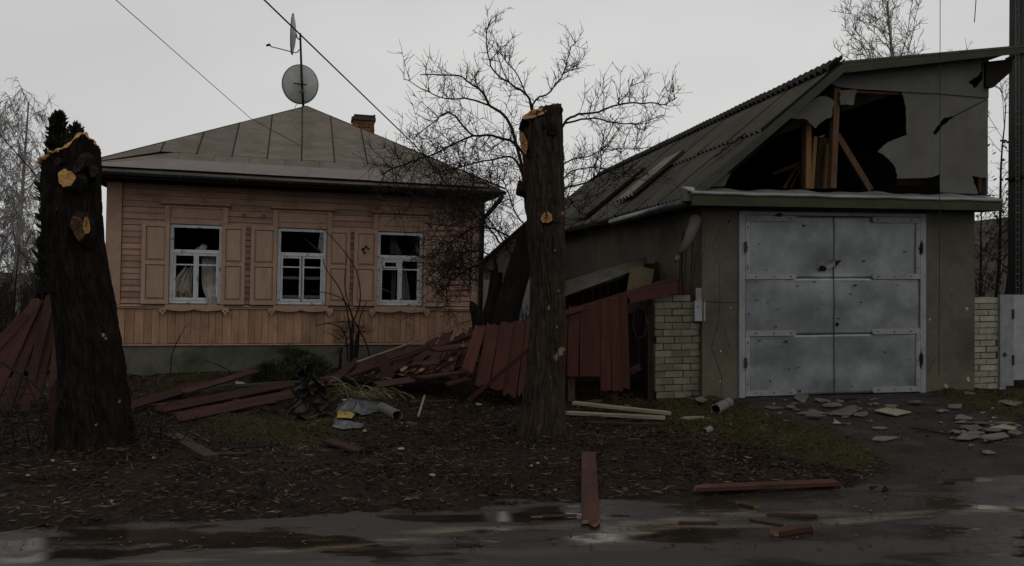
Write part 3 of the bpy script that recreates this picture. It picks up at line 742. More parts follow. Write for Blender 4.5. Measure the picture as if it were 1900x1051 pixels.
# loose pale cable dangling down the front of the roof
def roof_pt(px_, py_, lift=.02):
    d = Vector(((px_ - CX) / F, 1, (HY - py_) / F)); C = H.loc((0, 0, CH)); dl = (H.M.inverted().to_3x3() @ d)
    P0 = on_front(3, 0); t_ = (P0 - C).dot(slope_n) / dl.dot(slope_n); return H.M @ (C + dl * t_ + slope_n * lift)
cp = [at(558, 188, YM - .03), at(549, 196, YM - .03)] + [roof_pt(*q) for q in ((546, 205), (537, 210), (540, 216), (549, 224), (547, 233), (553, 240), (562, 244))]
def smoothpath(P, k=5):
    out_ = []
    for i in range(len(P) - 1):
        p0, p1, p2, p3 = P[max(i - 1, 0)], P[i], P[i + 1], P[min(i + 2, len(P) - 1)]
        for j in range(k):
            t_ = j / k
            out_.append(.5 * ((2 * p1) + (p2 - p0) * t_ + (2 * p0 - 5 * p1 + 4 * p2 - p3) * t_ ** 2 + (-p0 + 3 * p1 - 3 * p2 + p3) * t_ ** 3))
    out_.append(P[-1]); return out_
MB().tube(smoothpath(cp), .007, 5).build('aerial_cable', M['wirepale'], origin=cp[2], label='loose pale aerial cable snaking down the house roof', cat='cable')

# ------------------------------------------------------------------ garage
G = Frame((3.039, 10.13, 0), 9.5)
gar = thing('garage', 'plastered garage with grey steel gate and blast torn gable', 'garage', M=G.M)
GL = 11.5; UL, UR = -.513, 3.585
wl = MB()
wl.box(UL, -.0, 0, .3, -.3, 2.56).box(2.79, UR, 0, .3, -.3, 2.56).box(0, 2.79, .01, .3, 2.505, 2.56)
wl.box(UL, UL + .3, .301, GL, -.3, 2.56).box(UR - .3, UR, .301, GL, -.3, 2.56).box(UL + .3, UR - .3, GL - .3, GL, -.3, 2.56)
gwall = wl.build('wall', M['plaster'], gar)
MB().box(UL + .31, UR - .31, .31, GL - .31, -.02, .03).build('floor_slab', M['inside'], gar)
# attic shell
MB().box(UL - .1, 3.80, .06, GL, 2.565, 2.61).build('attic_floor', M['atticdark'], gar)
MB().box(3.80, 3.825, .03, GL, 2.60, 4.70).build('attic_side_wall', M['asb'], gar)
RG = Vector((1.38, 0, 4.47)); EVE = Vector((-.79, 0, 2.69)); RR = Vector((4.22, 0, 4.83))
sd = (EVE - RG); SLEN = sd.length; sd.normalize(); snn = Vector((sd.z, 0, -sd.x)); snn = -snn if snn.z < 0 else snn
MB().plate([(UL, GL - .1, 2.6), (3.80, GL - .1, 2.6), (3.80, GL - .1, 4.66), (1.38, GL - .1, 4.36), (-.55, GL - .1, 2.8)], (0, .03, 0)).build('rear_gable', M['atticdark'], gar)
# corrugated sheets, two rows
W0 = -.22; pitch = .15; SW = 1.13
def corr(name, length, width, amp=.030, mt=None, seg=7):
    o = MB(); nw = int(width / pitch * seg)
    for side in (0, 1):
        o.grid(lambda a, b_: (a * width, b_ * length, amp * math.cos(a * width / pitch * 6.2832) + side * .007), nw, 3)
    return o
mt_low = corr('s', 1.52, SW).mesh('corrugated_sheet', M['slate'], True)
mt_up = corr('s', 1.55, SW).mesh('corrugated_sheet_upper', M['slate'], True)
mt_pale = corr('s', 1.25, SW * .75).mesh('corrugated_sheet_pale', M['slate_pale'], True)
groof = MB()
for q in (.5, 1.3, 2.1, 2.68):
    P = RG + sd * q - snn * .10
    groof.box(P.x - .03, P.x + .03, W0 + .05, GL, P.z - .03, P.z + .03)
roofg = groof.build('roof', M['atticdark'], gar)
MB().plate([RG - snn * .075, EVE - snn * .075, EVE - snn * .082, RG - snn * .082], (0, 0, 0)) if False else None
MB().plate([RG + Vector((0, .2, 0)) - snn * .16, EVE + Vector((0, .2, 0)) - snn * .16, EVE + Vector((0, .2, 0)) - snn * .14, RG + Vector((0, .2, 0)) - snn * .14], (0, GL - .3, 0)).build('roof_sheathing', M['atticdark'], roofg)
def sheet_M(s0, w0, lift, rot=0.0):
    o = RG + sd * s0 + snn * lift + Vector((0, w0, 0))
    B = Matrix((Vector((0, 1, 0)), sd, snn)).transposed()
    B = B @ Matrix.Rotation(math.radians(rot), 3, 'Z')
    Mx = B.to_4x4(); Mx.translation = o; return Mx
w_ = W0; k = 0
while w_ < GL:
    inst('roofing_sheet', mt_low, sheet_M(1.32 + U(-.03, .05), w_, -.035 + .006 * (k % 2), U(-1.2, 1.2)), roofg)
    inst('roofing_sheet', mt_up, sheet_M(-.085 + U(-.03, .03), w_ + .01, .005 + .006 * (k % 2), U(-1.2, 1.2)), roofg)
    w_ += 1.05; k += 1
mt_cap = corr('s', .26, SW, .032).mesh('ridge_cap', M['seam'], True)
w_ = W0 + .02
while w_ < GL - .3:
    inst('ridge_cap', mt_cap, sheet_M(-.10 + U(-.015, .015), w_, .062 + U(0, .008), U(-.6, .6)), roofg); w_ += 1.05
inst('roofing_sheet', mt_pale, sheet_M(1.15, 2.9, .075, 5), roofg)
inst('roofing_sheet', mt_up, sheet_M(1.18, 4.9, .06, -3), roofg)
# loose scraps on the slope
for (a, b_) in ((1355, 270), (1372, 263), (1385, 256), (1340, 277)):
    u_, v_ = G.hit(a, b_, .35); q = (Vector((u_, 0, v_)) - RG).dot(sd)
    P = RG + sd * q + snn * .045 + Vector((0, .35 + U(-.1, .1), 0))
    MB().plate([P + Vector((0, -.05, 0)), P + sd * .08 + Vector((0, U(-.08, 0), 0)), P + sd * .1 + Vector((0, .06, 0)), P + Vector((0, .07, 0))], snn * .02).build('loose_shard', M['rust'], roofg)
# right hand roof leaf
fr_ = (RR - RG)
nr = Vector((-fr_.z, 0, fr_.x)).normalized()
MB().plate([RG + nr * .02, RR + nr * .02, RR + nr * .05, RG + nr * .05], (0, GL + .3, 0)).build('roof_leaf', M['slate'], roofg).location = (0, W0 - .02, 0)
MB().plate([RG - nr * .11 + Vector((.02, 0, 0)), RR - nr * .06 - fr_ * .01, RR + nr * .015, RG + nr * .015], (0, .03, 0)).build('barge_board', M['greygreen'], roofg).location = (0, W0 - .015, 0)
MB().plate([(3.70, 0, 4.30), (3.815, 0, 4.30), (4.12, 0, 4.55), (4.12, 0, 4.72), (3.70, 0, 4.66)], (0, .12, 0)).build('eave_bracket', M['atticdark'], roofg).location = (0, -.08, 0)
# left rake board
A = G.p(1287, 356, W0 - .03); B_ = G.p(1562, 120, W0 - .03)
dr_ = (B_ - A).normalized(); pr_ = Vector((dr_.z, 0, -dr_.x))
MB().plate([A, B_, B_ + pr_ * .10, A + pr_ * .10], (0, .03, 0)).build('barge_board', M['greygreen'], roofg)
# eave gutter on the left
q = EVE - snn * .06
MB().tube([(q.x - .03, W0 + .1, q.z - .05), (q.x - .03, 3.2, q.z - .075)], .06, 9).build('eave_gutter', M['gutter'], gar, True)
MB().tube([(q.x - .02, 3.3, q.z - .05), (q.x + .0, GL, q.z - .05)], .03, 6).build('eave_batten', M['atticdark'], gar)
MB().box(q.x - .12, q.x - .02, W0 - .02, W0 + .1, q.z - .04, q.z + .06).build('eave_block', M['pipe'], gar)
# canopy beam over the gate
CW = -.30
tl, tr = G.hit(1284, 358, CW), G.hit(1857, 372, CW); bl, br = G.hit(1284, 381, CW), G.hit(1857, 391, CW)
MB().plate([(tl[0], CW, tl[1]), (tr[0], CW, tr[1]), (br[0], CW, br[1]), (bl[0], CW, bl[1])], (0, .035, 0)).build('canopy_fascia', M['green'], gar)
MB().box(bl[0] + .01, br[0] - .02, CW + .037, -.002, 2.535, 2.56).build('canopy_soffit', M['soffit'], gar)
rs = random.Random(4)
NS = 26
fl = MB()
def flash_fn(a, b_):
    u = tl[0] - .02 + a * (tr[0] - tl[0] + .04); zt = tl[1] + a * (tr[1] - tl[1]) + .012
    wv = .012 * math.sin(a * 23) + .01 * math.sin(a * 51 + 1)
    if b_ < .25: return (u, CW - .012 - .01 * b_, zt - .035 + b_ * .14 + wv * .3)
    k = (b_ - .25) / .75
    return (u, CW - .015 + k * .33, zt + .005 + k * (.085 + wv))
fl.grid(flash_fn, 60, 8)
f_ = fl.build('canopy_flashing', M['zincflash'], gar, True); f_.modifiers.new('s', 'SOLIDIFY').thickness = .003
# gable sheets of flat cement board, torn by the blast (outlines in photo pixels of the gable)
def zz(P): return [(1240 + a / 2.879, 80 + b_ / 2.879) for a, b_ in P]
def gsheet(P, ww=-.02, name='gable_sheet', mt='asb', th=.012):
    pts = []
    P2 = []
    rq = random.Random(len(P))
    for i in range(len(P)):
        (ax_, ay_), (bx_, by_) = P[i], P[(i + 1) % len(P)]; L_ = math.hypot(bx_ - ax_, by_ - ay_); k_ = max(1, int(L_ / 9)) if L_ < 75 else 1
        for j in range(k_):
            jj = 0 if (j == 0 and L_ >= 75) else 2.6
            P2.append((ax_ + (bx_ - ax_) * j / k_ + rq.uniform(-jj, jj), ay_ + (by_ - ay_) * j / k_ + rq.uniform(-jj, jj)))
    Q = zz(P2); n = len(Q)
    MB().plate([G.p(a, b_, ww) for a, b_ in Q], (0, th, 0)).build(name, M[mt], gar)
gsheet([(918, 128), (1672, 88), (1674, 150), (1650, 180), (1605, 208), (1622, 225), (1635, 245), (1660, 222), (1678, 190), (1684, 88), (1712, 86), (1712, 293), (1600, 284), (1450, 270), (1330, 265), (1245, 260), (1130, 252), (1010, 246), (900, 236), (868, 214)], -.035)
gsheet([(1245, 258), (1450, 268), (1712, 291), (1711, 296), (1620, 340), (1522, 391), (1495, 396), (1470, 402), (1455, 424), (1440, 440), (1425, 462), (1412, 478), (1418, 489), (1430, 492), (1448, 472), (1462, 448), (1480, 432), (1500, 412), (1526, 395), (1622, 345), (1710, 301), (1700, 722), (1660, 716), (1622, 712), (1632, 740), (1640, 760), (1655, 808), (1552, 803), (1452, 798), (1452, 700), (1432, 708), (1405, 718), (1380, 722), (1290, 725), (1225, 722), (1222, 695), (1210, 662), (1196, 640), (1180, 622), (1150, 600), (1118, 580), (1132, 565), (1150, 550), (1172, 533), (1195, 522), (1240, 505), (1275, 492), (1272, 420), (1270, 360), (1262, 315), (1255, 285)], -.018)
gsheet([(645, 402), (720, 330), (760, 300), (790, 285), (830, 284), (855, 288), (876, 300), (888, 316), (880, 345), (872, 398), (850, 405), (830, 415), (808, 432), (785, 457), (772, 442), (755, 428), (738, 410), (720, 402), (690, 406)], -.05)
gsheet([(918, 262), (950, 253), (1006, 248), (998, 290), (990, 334), (950, 328), (918, 330)], -.05)
gsheet([(205, 770), (290, 690), (333, 702), (318, 730), (300, 766)], -.04)
# exposed timbers
def bar(p0, p1, wd, w0, mt, name='timber', w1=None, th=.05):
    a = G.p(*zz([p0])[0], w0); b_ = G.p(*zz([p1])[0], w0 if w1 is None else w1)
    d = (b_ - a).normalized(); s = Vector((d.z, 0, -d.x)).normalized() * (wd / 2.879 / 138 / 2)
    MB().plate([a - s, b_ - s, b_ + s, a + s], (0, th, 0)).build(name, M[mt], gar)
bar((905, 225), (883, 775), 34, -.005, 'rafter', 'gable_post', th=.09)
bar((905, 490), (1085, 785), 34, .12, 'rafter', 'brace')
bar((905, 255), (1245, 270), 12, .03, 'tanwood', 'tie_batten')
bar((752, 430), (750, 778), 30, .12, 'tanwood', 'plank')
bar((788, 500), (768, 778), 22, .2, 'tanwood', 'plank')
bar((832, 505), (800, 778), 52, .24, 'oldwood', 'plank')
bar((862, 540), (842, 778), 24, .16, 'tanwood', 'plank')
bar((725, 430), (722, 778), 22, .3, 'oldwood', 'plank')
bar((700, 645), (620, 775), 18, .45, 'oldwood', 'plank', th=.03)
bar((712, 660), (655, 775), 10, .5, 'rafter', 'plank', th=.03)
bar((560, 700), (712, 640), 20, .8, 'oldwood', 'plank', th=.03)
bar((1230, 730), (1450, 735), 60, .35, 'rafter', 'joist')
bar((1672, 715), (1680, 800), 44, .10, 'rafter', 'stud')
bar((800, 505), (835, 495), 8, .3, 'frag_pale', 'ledge')
bar((250, 760), (880, 225), 20, .5, 'atticdark', 'common_rafter', th=.06)
bar((250, 760), (880, 225), 20, 1.6, 'atticdark', 'common_rafter', th=.06)
# --- steel gate
def D(zx, zy): return (1290 + zx / 2.695, 370 + zy / 2.695)
gtop, gbot = 2.50, .0
gate = MB()
gate.box(.0, .085, -.03, .06, 0, 2.50).box(2.705, 2.79, -.03, .06, 0, 2.50).box(.085, 2.705, -.03, .06, 2.455, 2.50)
gframe = gate.build('gate_frame', M['gateframe'], gar)
LX = {0: (.090, 1.392), 1: (1.400, 2.700)}
HV = (.012, .83, 1.60, 2.45)
rs = random.Random(9)
dents = [(1.20, 1.72, .03, .16), (1.55, 1.75, .02, .2), (.95, 1.52, .012, .15), (.5, .45, .012, .3), (1.8, .5, .010, .3), (2.2, 2.1, .012, .35), (.6, 2.15, .014, .3), (1.9, 1.2, .01, .3)]
def leafsheet(x0, x1, z0, z1, leaf):
    o = MB(); NU, NV = 34, 24
    def fn(a, b_):
        x = x0 + (x1 - x0) * a; z = z0 + (z1 - z0) * b_
        y = -.008 + .044 * (float(fbm(np.array(x * 1.9 + 5), np.array(z * 2.4), 2, 60)) - .42)
        for dx, dz_, am, rr in dents: y += am * math.exp(-((x - dx) ** 2 + (z - dz_) ** 2) / (rr * rr))
        ed = min(a, 1 - a, b_, 1 - b_); 
        return (x, y if ed > 0 else y * .6 - .004, z)
    o.grid(fn, NU, NV)
    s_ = o.build('gate_sheet', M['gate'], leaf, True); s_.modifiers.new('s', 'SOLIDIFY').thickness = .003
    return s_
for lf in (0, 1):
    x0, x1 = LX[lf]
    leaf = MB().box(x0, x1, .030, .055, .012, 2.45).build('gate_leaf', M['inside'], gar)
    for j in range(3): leafsheet(x0 + .002, x1 - .002, HV[j] + .003, HV[j + 1] - .003, leaf)
    def strap(xa, xb, z, h=.074, rounded=True):
        # strap from hinge side with rounded end
        sgn = 1 if xb > xa else -1; pts = [(xa, z - h / 2), (xb - sgn * h / 2, z - h / 2)]
        for i in range(1, 6):
            an = -math.pi / 2 + math.pi * i / 6; pts.append((xb - sgn * h / 2 + sgn * h / 2 * math.cos(an), z + h / 2 * math.sin(an)))
        pts += [(xb - sgn * h / 2, z + h / 2), (xa, z + h / 2)]
        s_ = MB().plate([(x, -.034, zz_) for x, zz_ in pts], (0, .03, 0)).build('strap', M['gateframe'], leaf)
        for q in (.2, .55, .88):
            bx = xa + (xb - xa) * q
            MB().tube([(bx, -.040, z), (bx, -.030, z)], [.009, .012], 7).build('bolt', M['bolt'], s_)
    hx = x0 if lf == 0 else x1; ln = .74 * (1 if lf == 0 else -1)
    for z in (2.41, 1.625, .86, .055): strap(hx, hx + ln, z)
    for za, zb in ((1.665, 2.37), (.095, .82)):
        xa, xb = (hx, hx + .062) if lf == 0 else (hx - .062, hx)
        st_ = MB().box(xa, xb, -.031, -.004, za, zb).build('strap', M['gateframe'], leaf)
        for q in (.12, .5, .88):
            MB().tube([((xa + xb) / 2, -.037, za + (zb - za) * q), ((xa + xb) / 2, -.028, za + (zb - za) * q)], [.008, .011], 7).build('bolt', M['bolt'], st_)
    for hz in (.47, 2.02):
        hxx = .083 if lf == 0 else 2.707
        MB().tube([(hxx, -.05, hz - .07), (hxx, -.05, hz + .07)], .018, 8).tube([(hxx, -.052, hz - .004), (hxx, -.052, hz + .004)], .021, 8).build('hinge', M['rust'] if lf else M['bolt'], leaf)
    if lf == 1:
        for hz, k in ((.47, 1.2), (2.02, 1.0)):
            pts = [(2.715 + rs.uniform(.018, .042) * math.cos(a) , hz + rs.uniform(.07, .13) * k * math.sin(a)) for a in [6.283 * i / 14 for i in range(14)]]
            MB().plate([(x, -.0325, z) for x, z in pts], (0, .004, 0)).build('rust_scab', M['rust'], gframe)
# centre joint strip, torn flap, lock hole and shrapnel holes
MB().box(1.393, 1.399, .0, .03, .012, 2.45).build('joint_gap', M['black'], gar)
def ghole(zx, zy, r, lip=True, name='shrapnel_hole', par=gframe):
    u_, v_ = G.hit(*D(zx, zy), -.02)
    y = -.026; r = r * .8
    n = 9; o = MB(); ang = [6.2832 * i / n for i in range(n)]
    rr = [r * rs.uniform(.75, 1.25) for _ in ang]
    o.plate([(u_ + a * math.cos(t_), y, v_ + a * math.sin(t_)) for a, t_ in zip(rr, ang)], (0, .02, 0))
    h_ = o.build(name, M['black'], par)
    if lip:
        l = MB(); P = [Vector((u_ + a * 1.15 * math.cos(t_), y - .002, v_ + a * 1.15 * math.sin(t_))) for a, t_ in zip(rr, ang)]; l.tube(P[:6], r * .22, 4); l.build('torn_lip', M['gateframe'], h_)
for zx, zy, r in ((543, 132, .018), (844, 308, .014), (803, 430, .02), (513, 434, .01), (312, 503, .009), (362, 516, .007), (613, 548, .01), (831, 516, .009), (270, 575, .011), (455, 710, .022), (323, 706, .013), (377, 908, .012), (518, 840, .008), (472, 848, .009), (450, 852, .007), (785, 938, .008), (953, 763, .014), (1012, 430, .008), (598, 412, .011), (322, 222, .008), (355, 355, .01), (780, 472, .008), (415, 550, .007), (574, 727, .007), (1050, 262, .012), (435, 735, .008), (1073, 800, .007), (640, 462, .006), (718, 596, .011), (230, 427, .02), (405, 640, .012)):
    ghole(zx, zy, r)
ghole(711, 625, .030, False, 'lock_hole')
ghole(522, 958, .024, True)
u0_, v0_ = G.hit(*D(640, 345), -.03)
MB().plate([(u0_ - .05, -.030, v0_ - .02), (u0_ + .02, -.030, v0_ - .045), (u0_ + .06, -.03, v0_ - .005), (u0_ + .02, -.03, v0_ + .03), (u0_ - .03, -.03, v0_ + .035)], (0, .02, 0)).build('shrapnel_hole', M['black'], gframe)
u1_, v1_ = G.hit(*D(690, 318), -.03)
tf = MB()
P = [Vector((u0_ + .02, -.035, v0_ + .03)), Vector((u0_ + .08, -.05, v0_ + .055)), Vector((u1_, -.075, v1_ + .05)), Vector((u1_ + .01, -.06, v1_ - .04)), Vector((u0_ + .10, -.055, v0_ - .0)), Vector((u0_ + .05, -.04, v0_ - .01))]
tf.add(P, [(0, 1, 5), (1, 4, 5), (1, 2, 3, 4)]); q = tf.build('torn_flap', M['zincflash'], gframe); q.modifiers.new('s', 'SOLIDIFY').thickness = .003
MB().plate([(u1_ + .01, -.031, v1_ + .06), (u1_ + .06, -.031, v1_ + .03), (u1_ + .13, -.031, v1_ + .04), (u1_ + .08, -.031, v1_ - .01), (u1_ + .03, -.031, v1_ - .06), (u1_ + .008, -.031, v1_ - .04)], (0, .012, 0)).build('scorch_tear', M['rust'], gframe)
u2_, v2_ = G.hit(*D(415, 78), -.03)
MB().plate([(u2_ - .06, -.036, v2_ - .015), (u2_ - .02, -.036, v2_ + .02), (u2_ + .05, -.036, v2_ + .025), (u2_ + .06, -.036, v2_ - .005), (u2_ + .02, -.036, v2_ - .03)], (0, .01, 0)).build('scorch_tear', M['rust'], gframe)
# chips and cracks in the plaster
def wchip(px_, py_, r, mt):
    u_, v_ = G.hit(px_, py_, 0); n = 9
    MB().plate([(u_ + r * rs.uniform(.6, 1.4) * math.cos(6.2832 * i / n), -.004, v_ + r * rs.uniform(.6, 1.4) * math.sin(6.2832 * i / n)) for i in range(n)], (0, .006, 0)).build('plaster_chip', M[mt], gwall)
for px_, py_, r, mt in ((1353, 413, .022, 'black'), (1354, 415, .018, 'paleplaster'), (1337, 652, .012, 'paleplaster'), (1794, 573, .022, 'paleplaster'), (1725, 593, .014, 'paleplaster'), (1755, 716, .03, 'paleplaster'), (1757, 721, .02, 'paleplaster'), (1796, 704, .028, 'paleplaster'), (1766, 537, .009, 'paleplaster'), (1356, 571, .01, 'paleplaster'), (1780, 412, .012, 'crackfill'), (1336, 708, .012, 'paleplaster')):
    wchip(px_, py_, r, mt)
def crack(P, r=.0035):
    MB().tube([G.p(a, b_, -.001) for a, b_ in P], r, 4).build('crack', M['crackfill'], gwall)
crack([(1303, 559), (1325, 561), (1368, 562)]); crack([(1335, 560), (1333, 598), (1320, 645), (1330, 672), (1339, 700), (1338, 735)]); crack([(1338, 420), (1322, 458), (1335, 495), (1336, 560)], .002)
crack([(1722, 690), (1730, 676), (1735, 662)]); crack([(1345, 610), (1352, 640), (1358, 650)], .002); crack([(1310, 435), (1304, 480)], .002)

# ------------------------------------------------------------------ masonry, gate and pole beside the garage
def brick_pier(name, label, px0, px1, pyt, pyb, Yd, yaw, courses, mt, depth=.28, ragged=False, cat='brick wall', slump=0):
    a = at(px0, pyb, Yd); a.z = 0; Fm = Frame(a, yaw)
    wid = Fm.hit(px1, (pyt + pyb) / 2)[0] - Fm.hit(px0, (pyt + pyb) / 2)[0]; hgt = Fm.hit(px0, pyt)[1]
    t_ = thing(name, label, cat, M=Fm.M)
    ch_ = hgt / courses; g_ = .012
    MB().box(.012, wid - .012, .012, depth, -.2, hgt - .02).build('mortar_core', M['mortar'], t_)
    bl_ = .252
    for c in range(courses):
        x = 0 if c % 2 == 0 else -bl_ / 2
        x += U(-.02, .02)
        while x < wid - .03:
            a0, a1 = max(x, 0), min(x + bl_ - g_, wid); x += bl_
            if a1 - a0 < .035: continue
            if ragged and c == courses - 1 and a0 > wid * .45: continue
            d0 = U(-.006, .006); z0 = c * ch_ + g_ * .6; z1 = (c + 1) * ch_ - g_ * .4
            j = [U(-.004, .004) for _ in range(8)]
            o = MB(); o.box(a0, a1, d0, .10, z0, z1)
            o.v = [(v[0] + U(-.003, .003), v[1] + U(-.003, .003), v[2] + U(-.003, .003)) for v in o.v]
            o.build('brick', mt, t_)
        for yy in (.16,):    # returns on the two ends
            MB().box(-.004, .05, .11, depth, c * ch_ + g_ * .6, (c + 1) * ch_ - g_ * .4).build('brick', mt, t_)
            MB().box(wid - .05, wid + .004, .11, depth, c * ch_ + g_ * .6, (c + 1) * ch_ - g_ * .4).build('brick', mt, t_)
    return t_, Fm, wid, hgt
pier, PF, pw, ph = brick_pier('brick_pier', 'cream brick pier with chipped top left of the garage corner', 1216, 1298, 548, 740, 10.02, 9.5, 15, M['brick_white'], .3, True, 'brick pier')
wr, WF, ww_, wh_ = brick_pier('brick_wall', 'short pale brick wall between the garage and the grey gate', 1804, 1852, 552, 722, 10.82, 9.5, 15, M['brick_pale'], .3)
# grey sheet gate at the right edge
ga = at(1856, 718, 10.85); ga.z = 0
GF = Frame(ga, 9.5)
yg = thing('yard_gate', 'pale grey steel yard gate beside the short brick wall', 'gate', M=GF.M)
gh = GF.hit(1870, 547)[1]
MB().box(0, .22, 0, .05, .05, gh).build('post_plate', M['plastic'], yg)
lf_ = MB().box(.226, 1.30, .008, .045, .13, gh - .005).build('leaf', M['plastic'], yg)
for z in (gh - .28, .42): MB().tube([(.205, -.012, z - .07), (.205, -.012, z + .07)], .014, 7).build('hinge', M['bolt'], lf_)
MB().tube([(.07, -.012, .50), (.07, .001, .50)], .03, 9).build('lock_plate', M['bolt'], yg)
MB().box(1.302, 1.36, 0, .05, -.1, gh + .05).build('post', M['plastic'], yg)
MB().box(.0, .1, .01, .04, -.1, .051).build('foot', M['plastic'], yg)
# concrete pole with a rung ladder
pc = at(1908, 560, 13.0); pc.z = 0
pole = thing('utility_pole', 'dark concrete utility pole at the right edge of the photo', 'utility pole', (pc.x, pc.y, 0))
o = MB(); n = 4
o.add([(-.24, -.2, -.2), (.24, -.2, -.2), (.24, .2, -.2), (-.24, .2, -.2), (-.20, -.16, 9.5), (.20, -.16, 9.5), (.20, .16, 9.5), (-.20, .16, 9.5)], [(0, 1, 5, 4), (1, 2, 6, 5), (2, 3, 7, 6), (3, 0, 4, 7), (4, 5, 6, 7)])
o.build('post', M['concrete'], pole)
for z in (3.3, 5.4): MB().box(-.26, .25, -.215, .215, z, z + .04).build('clamp_band', M['rust'], pole)
lad = MB(); lx = -.29
lad.tube([(lx, -.2, .3), (lx + .02, -.16, 9.5)], .007, 4).tube([(lx - .055, -.2, .3), (lx - .035, -.16, 9.5)], .007, 4)
lad_o = lad.build('ladder_rail', M['steel'], pole)
z = .4
while z < 9.4:
    MB().tube([(lx - .055 + .02 * z / 9.5, -.19, z), (lx + .02 * z / 9.5, -.19, z)], .006, 4).build('rung', M['steel'], lad_o); z += .115
for z in (1.5, 4.2, 7): MB().tube([(lx, -.19, z), (-.22, -.15, z)], .01, 4).build('stand_off', M['steel'], pole)

# ------------------------------------------------------------------ planks and debris
MINV = {}
def plank(name, p0, p1, across, wd, th, mt, jag=(.0, .0), parent=None, pM=None, seedv=None, taper=1.0, raw=True, warp=0.0, **tags):
    p0, p1 = Vector(p0), Vector(p1); x = (p1 - p0); L = x.length; x.normalize()
    y = Vector(across); y = (y - x * y.dot(x)).normalized(); z = x.cross(y)
    if z.z < 0 and abs(z.z) > .2: y, z = -y, -z
    rs = random.Random(seedv if seedv is not None else int(L * 9973 + wd * 31337))
    rawy = rs.random() < .45
    def end(sgn, j):
        if j <= 0: return [(0, -wd / 2), (0, wd / 2)]
        k = rs.randint(4, 7); out_ = []
        for i in range(k + 1):
            out_.append((-sgn * j * rs.random(), -wd / 2 + wd * i / k))
        return out_
    e0 = [(a, b_ * (1)) for a, b_ in end(-1, jag[0])]; e1 = [(L + a, b_ * taper) for a, b_ in end(1, jag[1])]
    outl = [Vector((a, b_, 0)) for a, b_ in e0[::-1]] + [Vector((a, b_, 0)) for a, b_ in e1]
    # run: e0 reversed goes from +w to -w, then e1 from -w to +w
    o = MB(); n0 = len(e0); n = len(outl)
    mid = []
    b = 0
    for p in outl: o.v.append((p.x, p.y, -th / 2))
    for p in outl: o.v.append((p.x, p.y, th / 2))
    o.f.append(tuple(range(n - 1, -1, -1))); o.m.append(0); o.f.append(tuple(range(n, 2 * n))); o.m.append(0)
    for i in range(n):
        j = (i + 1) % n
        is_end = (i < n0 - 1 and jag[0] > 0) or (i >= n0 and i < n - 1 and jag[1] > 0)
        o.f.append((i, j, n + j, n + i)); o.m.append(1 if is_end and raw and rawy else 0)
    Mx = Matrix((x, y, z)).transposed().to_4x4(); Mx.translation = p0
    ob = bpy.data.objects.new(name, o.mesh(name, [M[mt] if isinstance(mt, str) else mt, M['raw']])); COL.objects.link(ob)
    if parent is not None:
        ob.parent = parent; ob.matrix_basis = Matrix.Translation(-parent.location) @ Mx
    else: ob.matrix_basis = Mx
    if tags: tag(ob, **tags)
    return ob
def gplank(label, q0, q1, wd_px, mt='red', th=.022, lift=.012, jag=(.05, .05), lift2=None, group=None, cat='plank', name='plank', across=None, **kw):
    """a plank lying on the ground between two photo pixels"""
    a, b_ = gp(*q0), gp(*q1)
    a.z = max(gzf(a.x, a.y), -.03 if a.y < edge_y(a.x) else -1) + lift; b_.z = max(gzf(b_.x, b_.y), -.03 if b_.y < edge_y(b_.x) else -1) + (lift if lift2 is None else lift2)
    wd = kw.pop('width', wd_px)
    d = (b_ - a); ac = Vector((-d.y, d.x, 0)) if across is None else Vector(across)
    return plank(name, a, b_, ac, wd, th, mt, jag, label=label, cat=cat, group=group, **kw)

# leaning fan of fence boards at the left edge
fa = at(70, 770, 9.0); fa.z = 0
fan = thing('broken_fence', 'collapsed oxblood fence boards fanned against the left tree trunk', 'fence', (fa.x, fa.y, 0))
for i, (t0, b0, wd, dy) in enumerate((((62, 566), (-66, 800), .13, 0), ((72, 550), (-26, 782), .14, .05), ((84, 556), (8, 768), .12, .10), ((95, 543), (44, 770), .11, .03), ((104, 556), (66, 745), .13, .13), ((112, 570), (98, 744), .11, .10), ((50, 580), (-115, 790), .14, -.05))):
    a = at(*t0, 9.5 + dy); b_ = at(*b0, 8.95 + dy * .5)
    b_.z = max(b_.z, gzf(b_.x, b_.y) - .03)
    plank('plank', b_, a, (1, .1, .1), wd, .022, 'red', (.04, .07), fan, seedv=i)
plank('rail', at(-70, 700, 9.33), at(108, 690, 9.42), (0, 0, 1), .07, .04, 'oldwood', (.02, .02), fan, seedv=77)
plank('plank', at(-60, 792, 8.6), at(38, 786, 8.7), (0, 1, .3), .14, .022, 'red', (.02, .06), fan, seedv=51)
# splintered stump of a fence post between fan and trunk
sp = gp(100, 835)
plank('fence_post', sp - Vector((0, 0, .05)), at(103, 705, sp.y), (1, 0, 0), .075, .06, 'red', (0, .07), label='splintered red post stub left of the left tree trunk', cat='post', seedv=5)

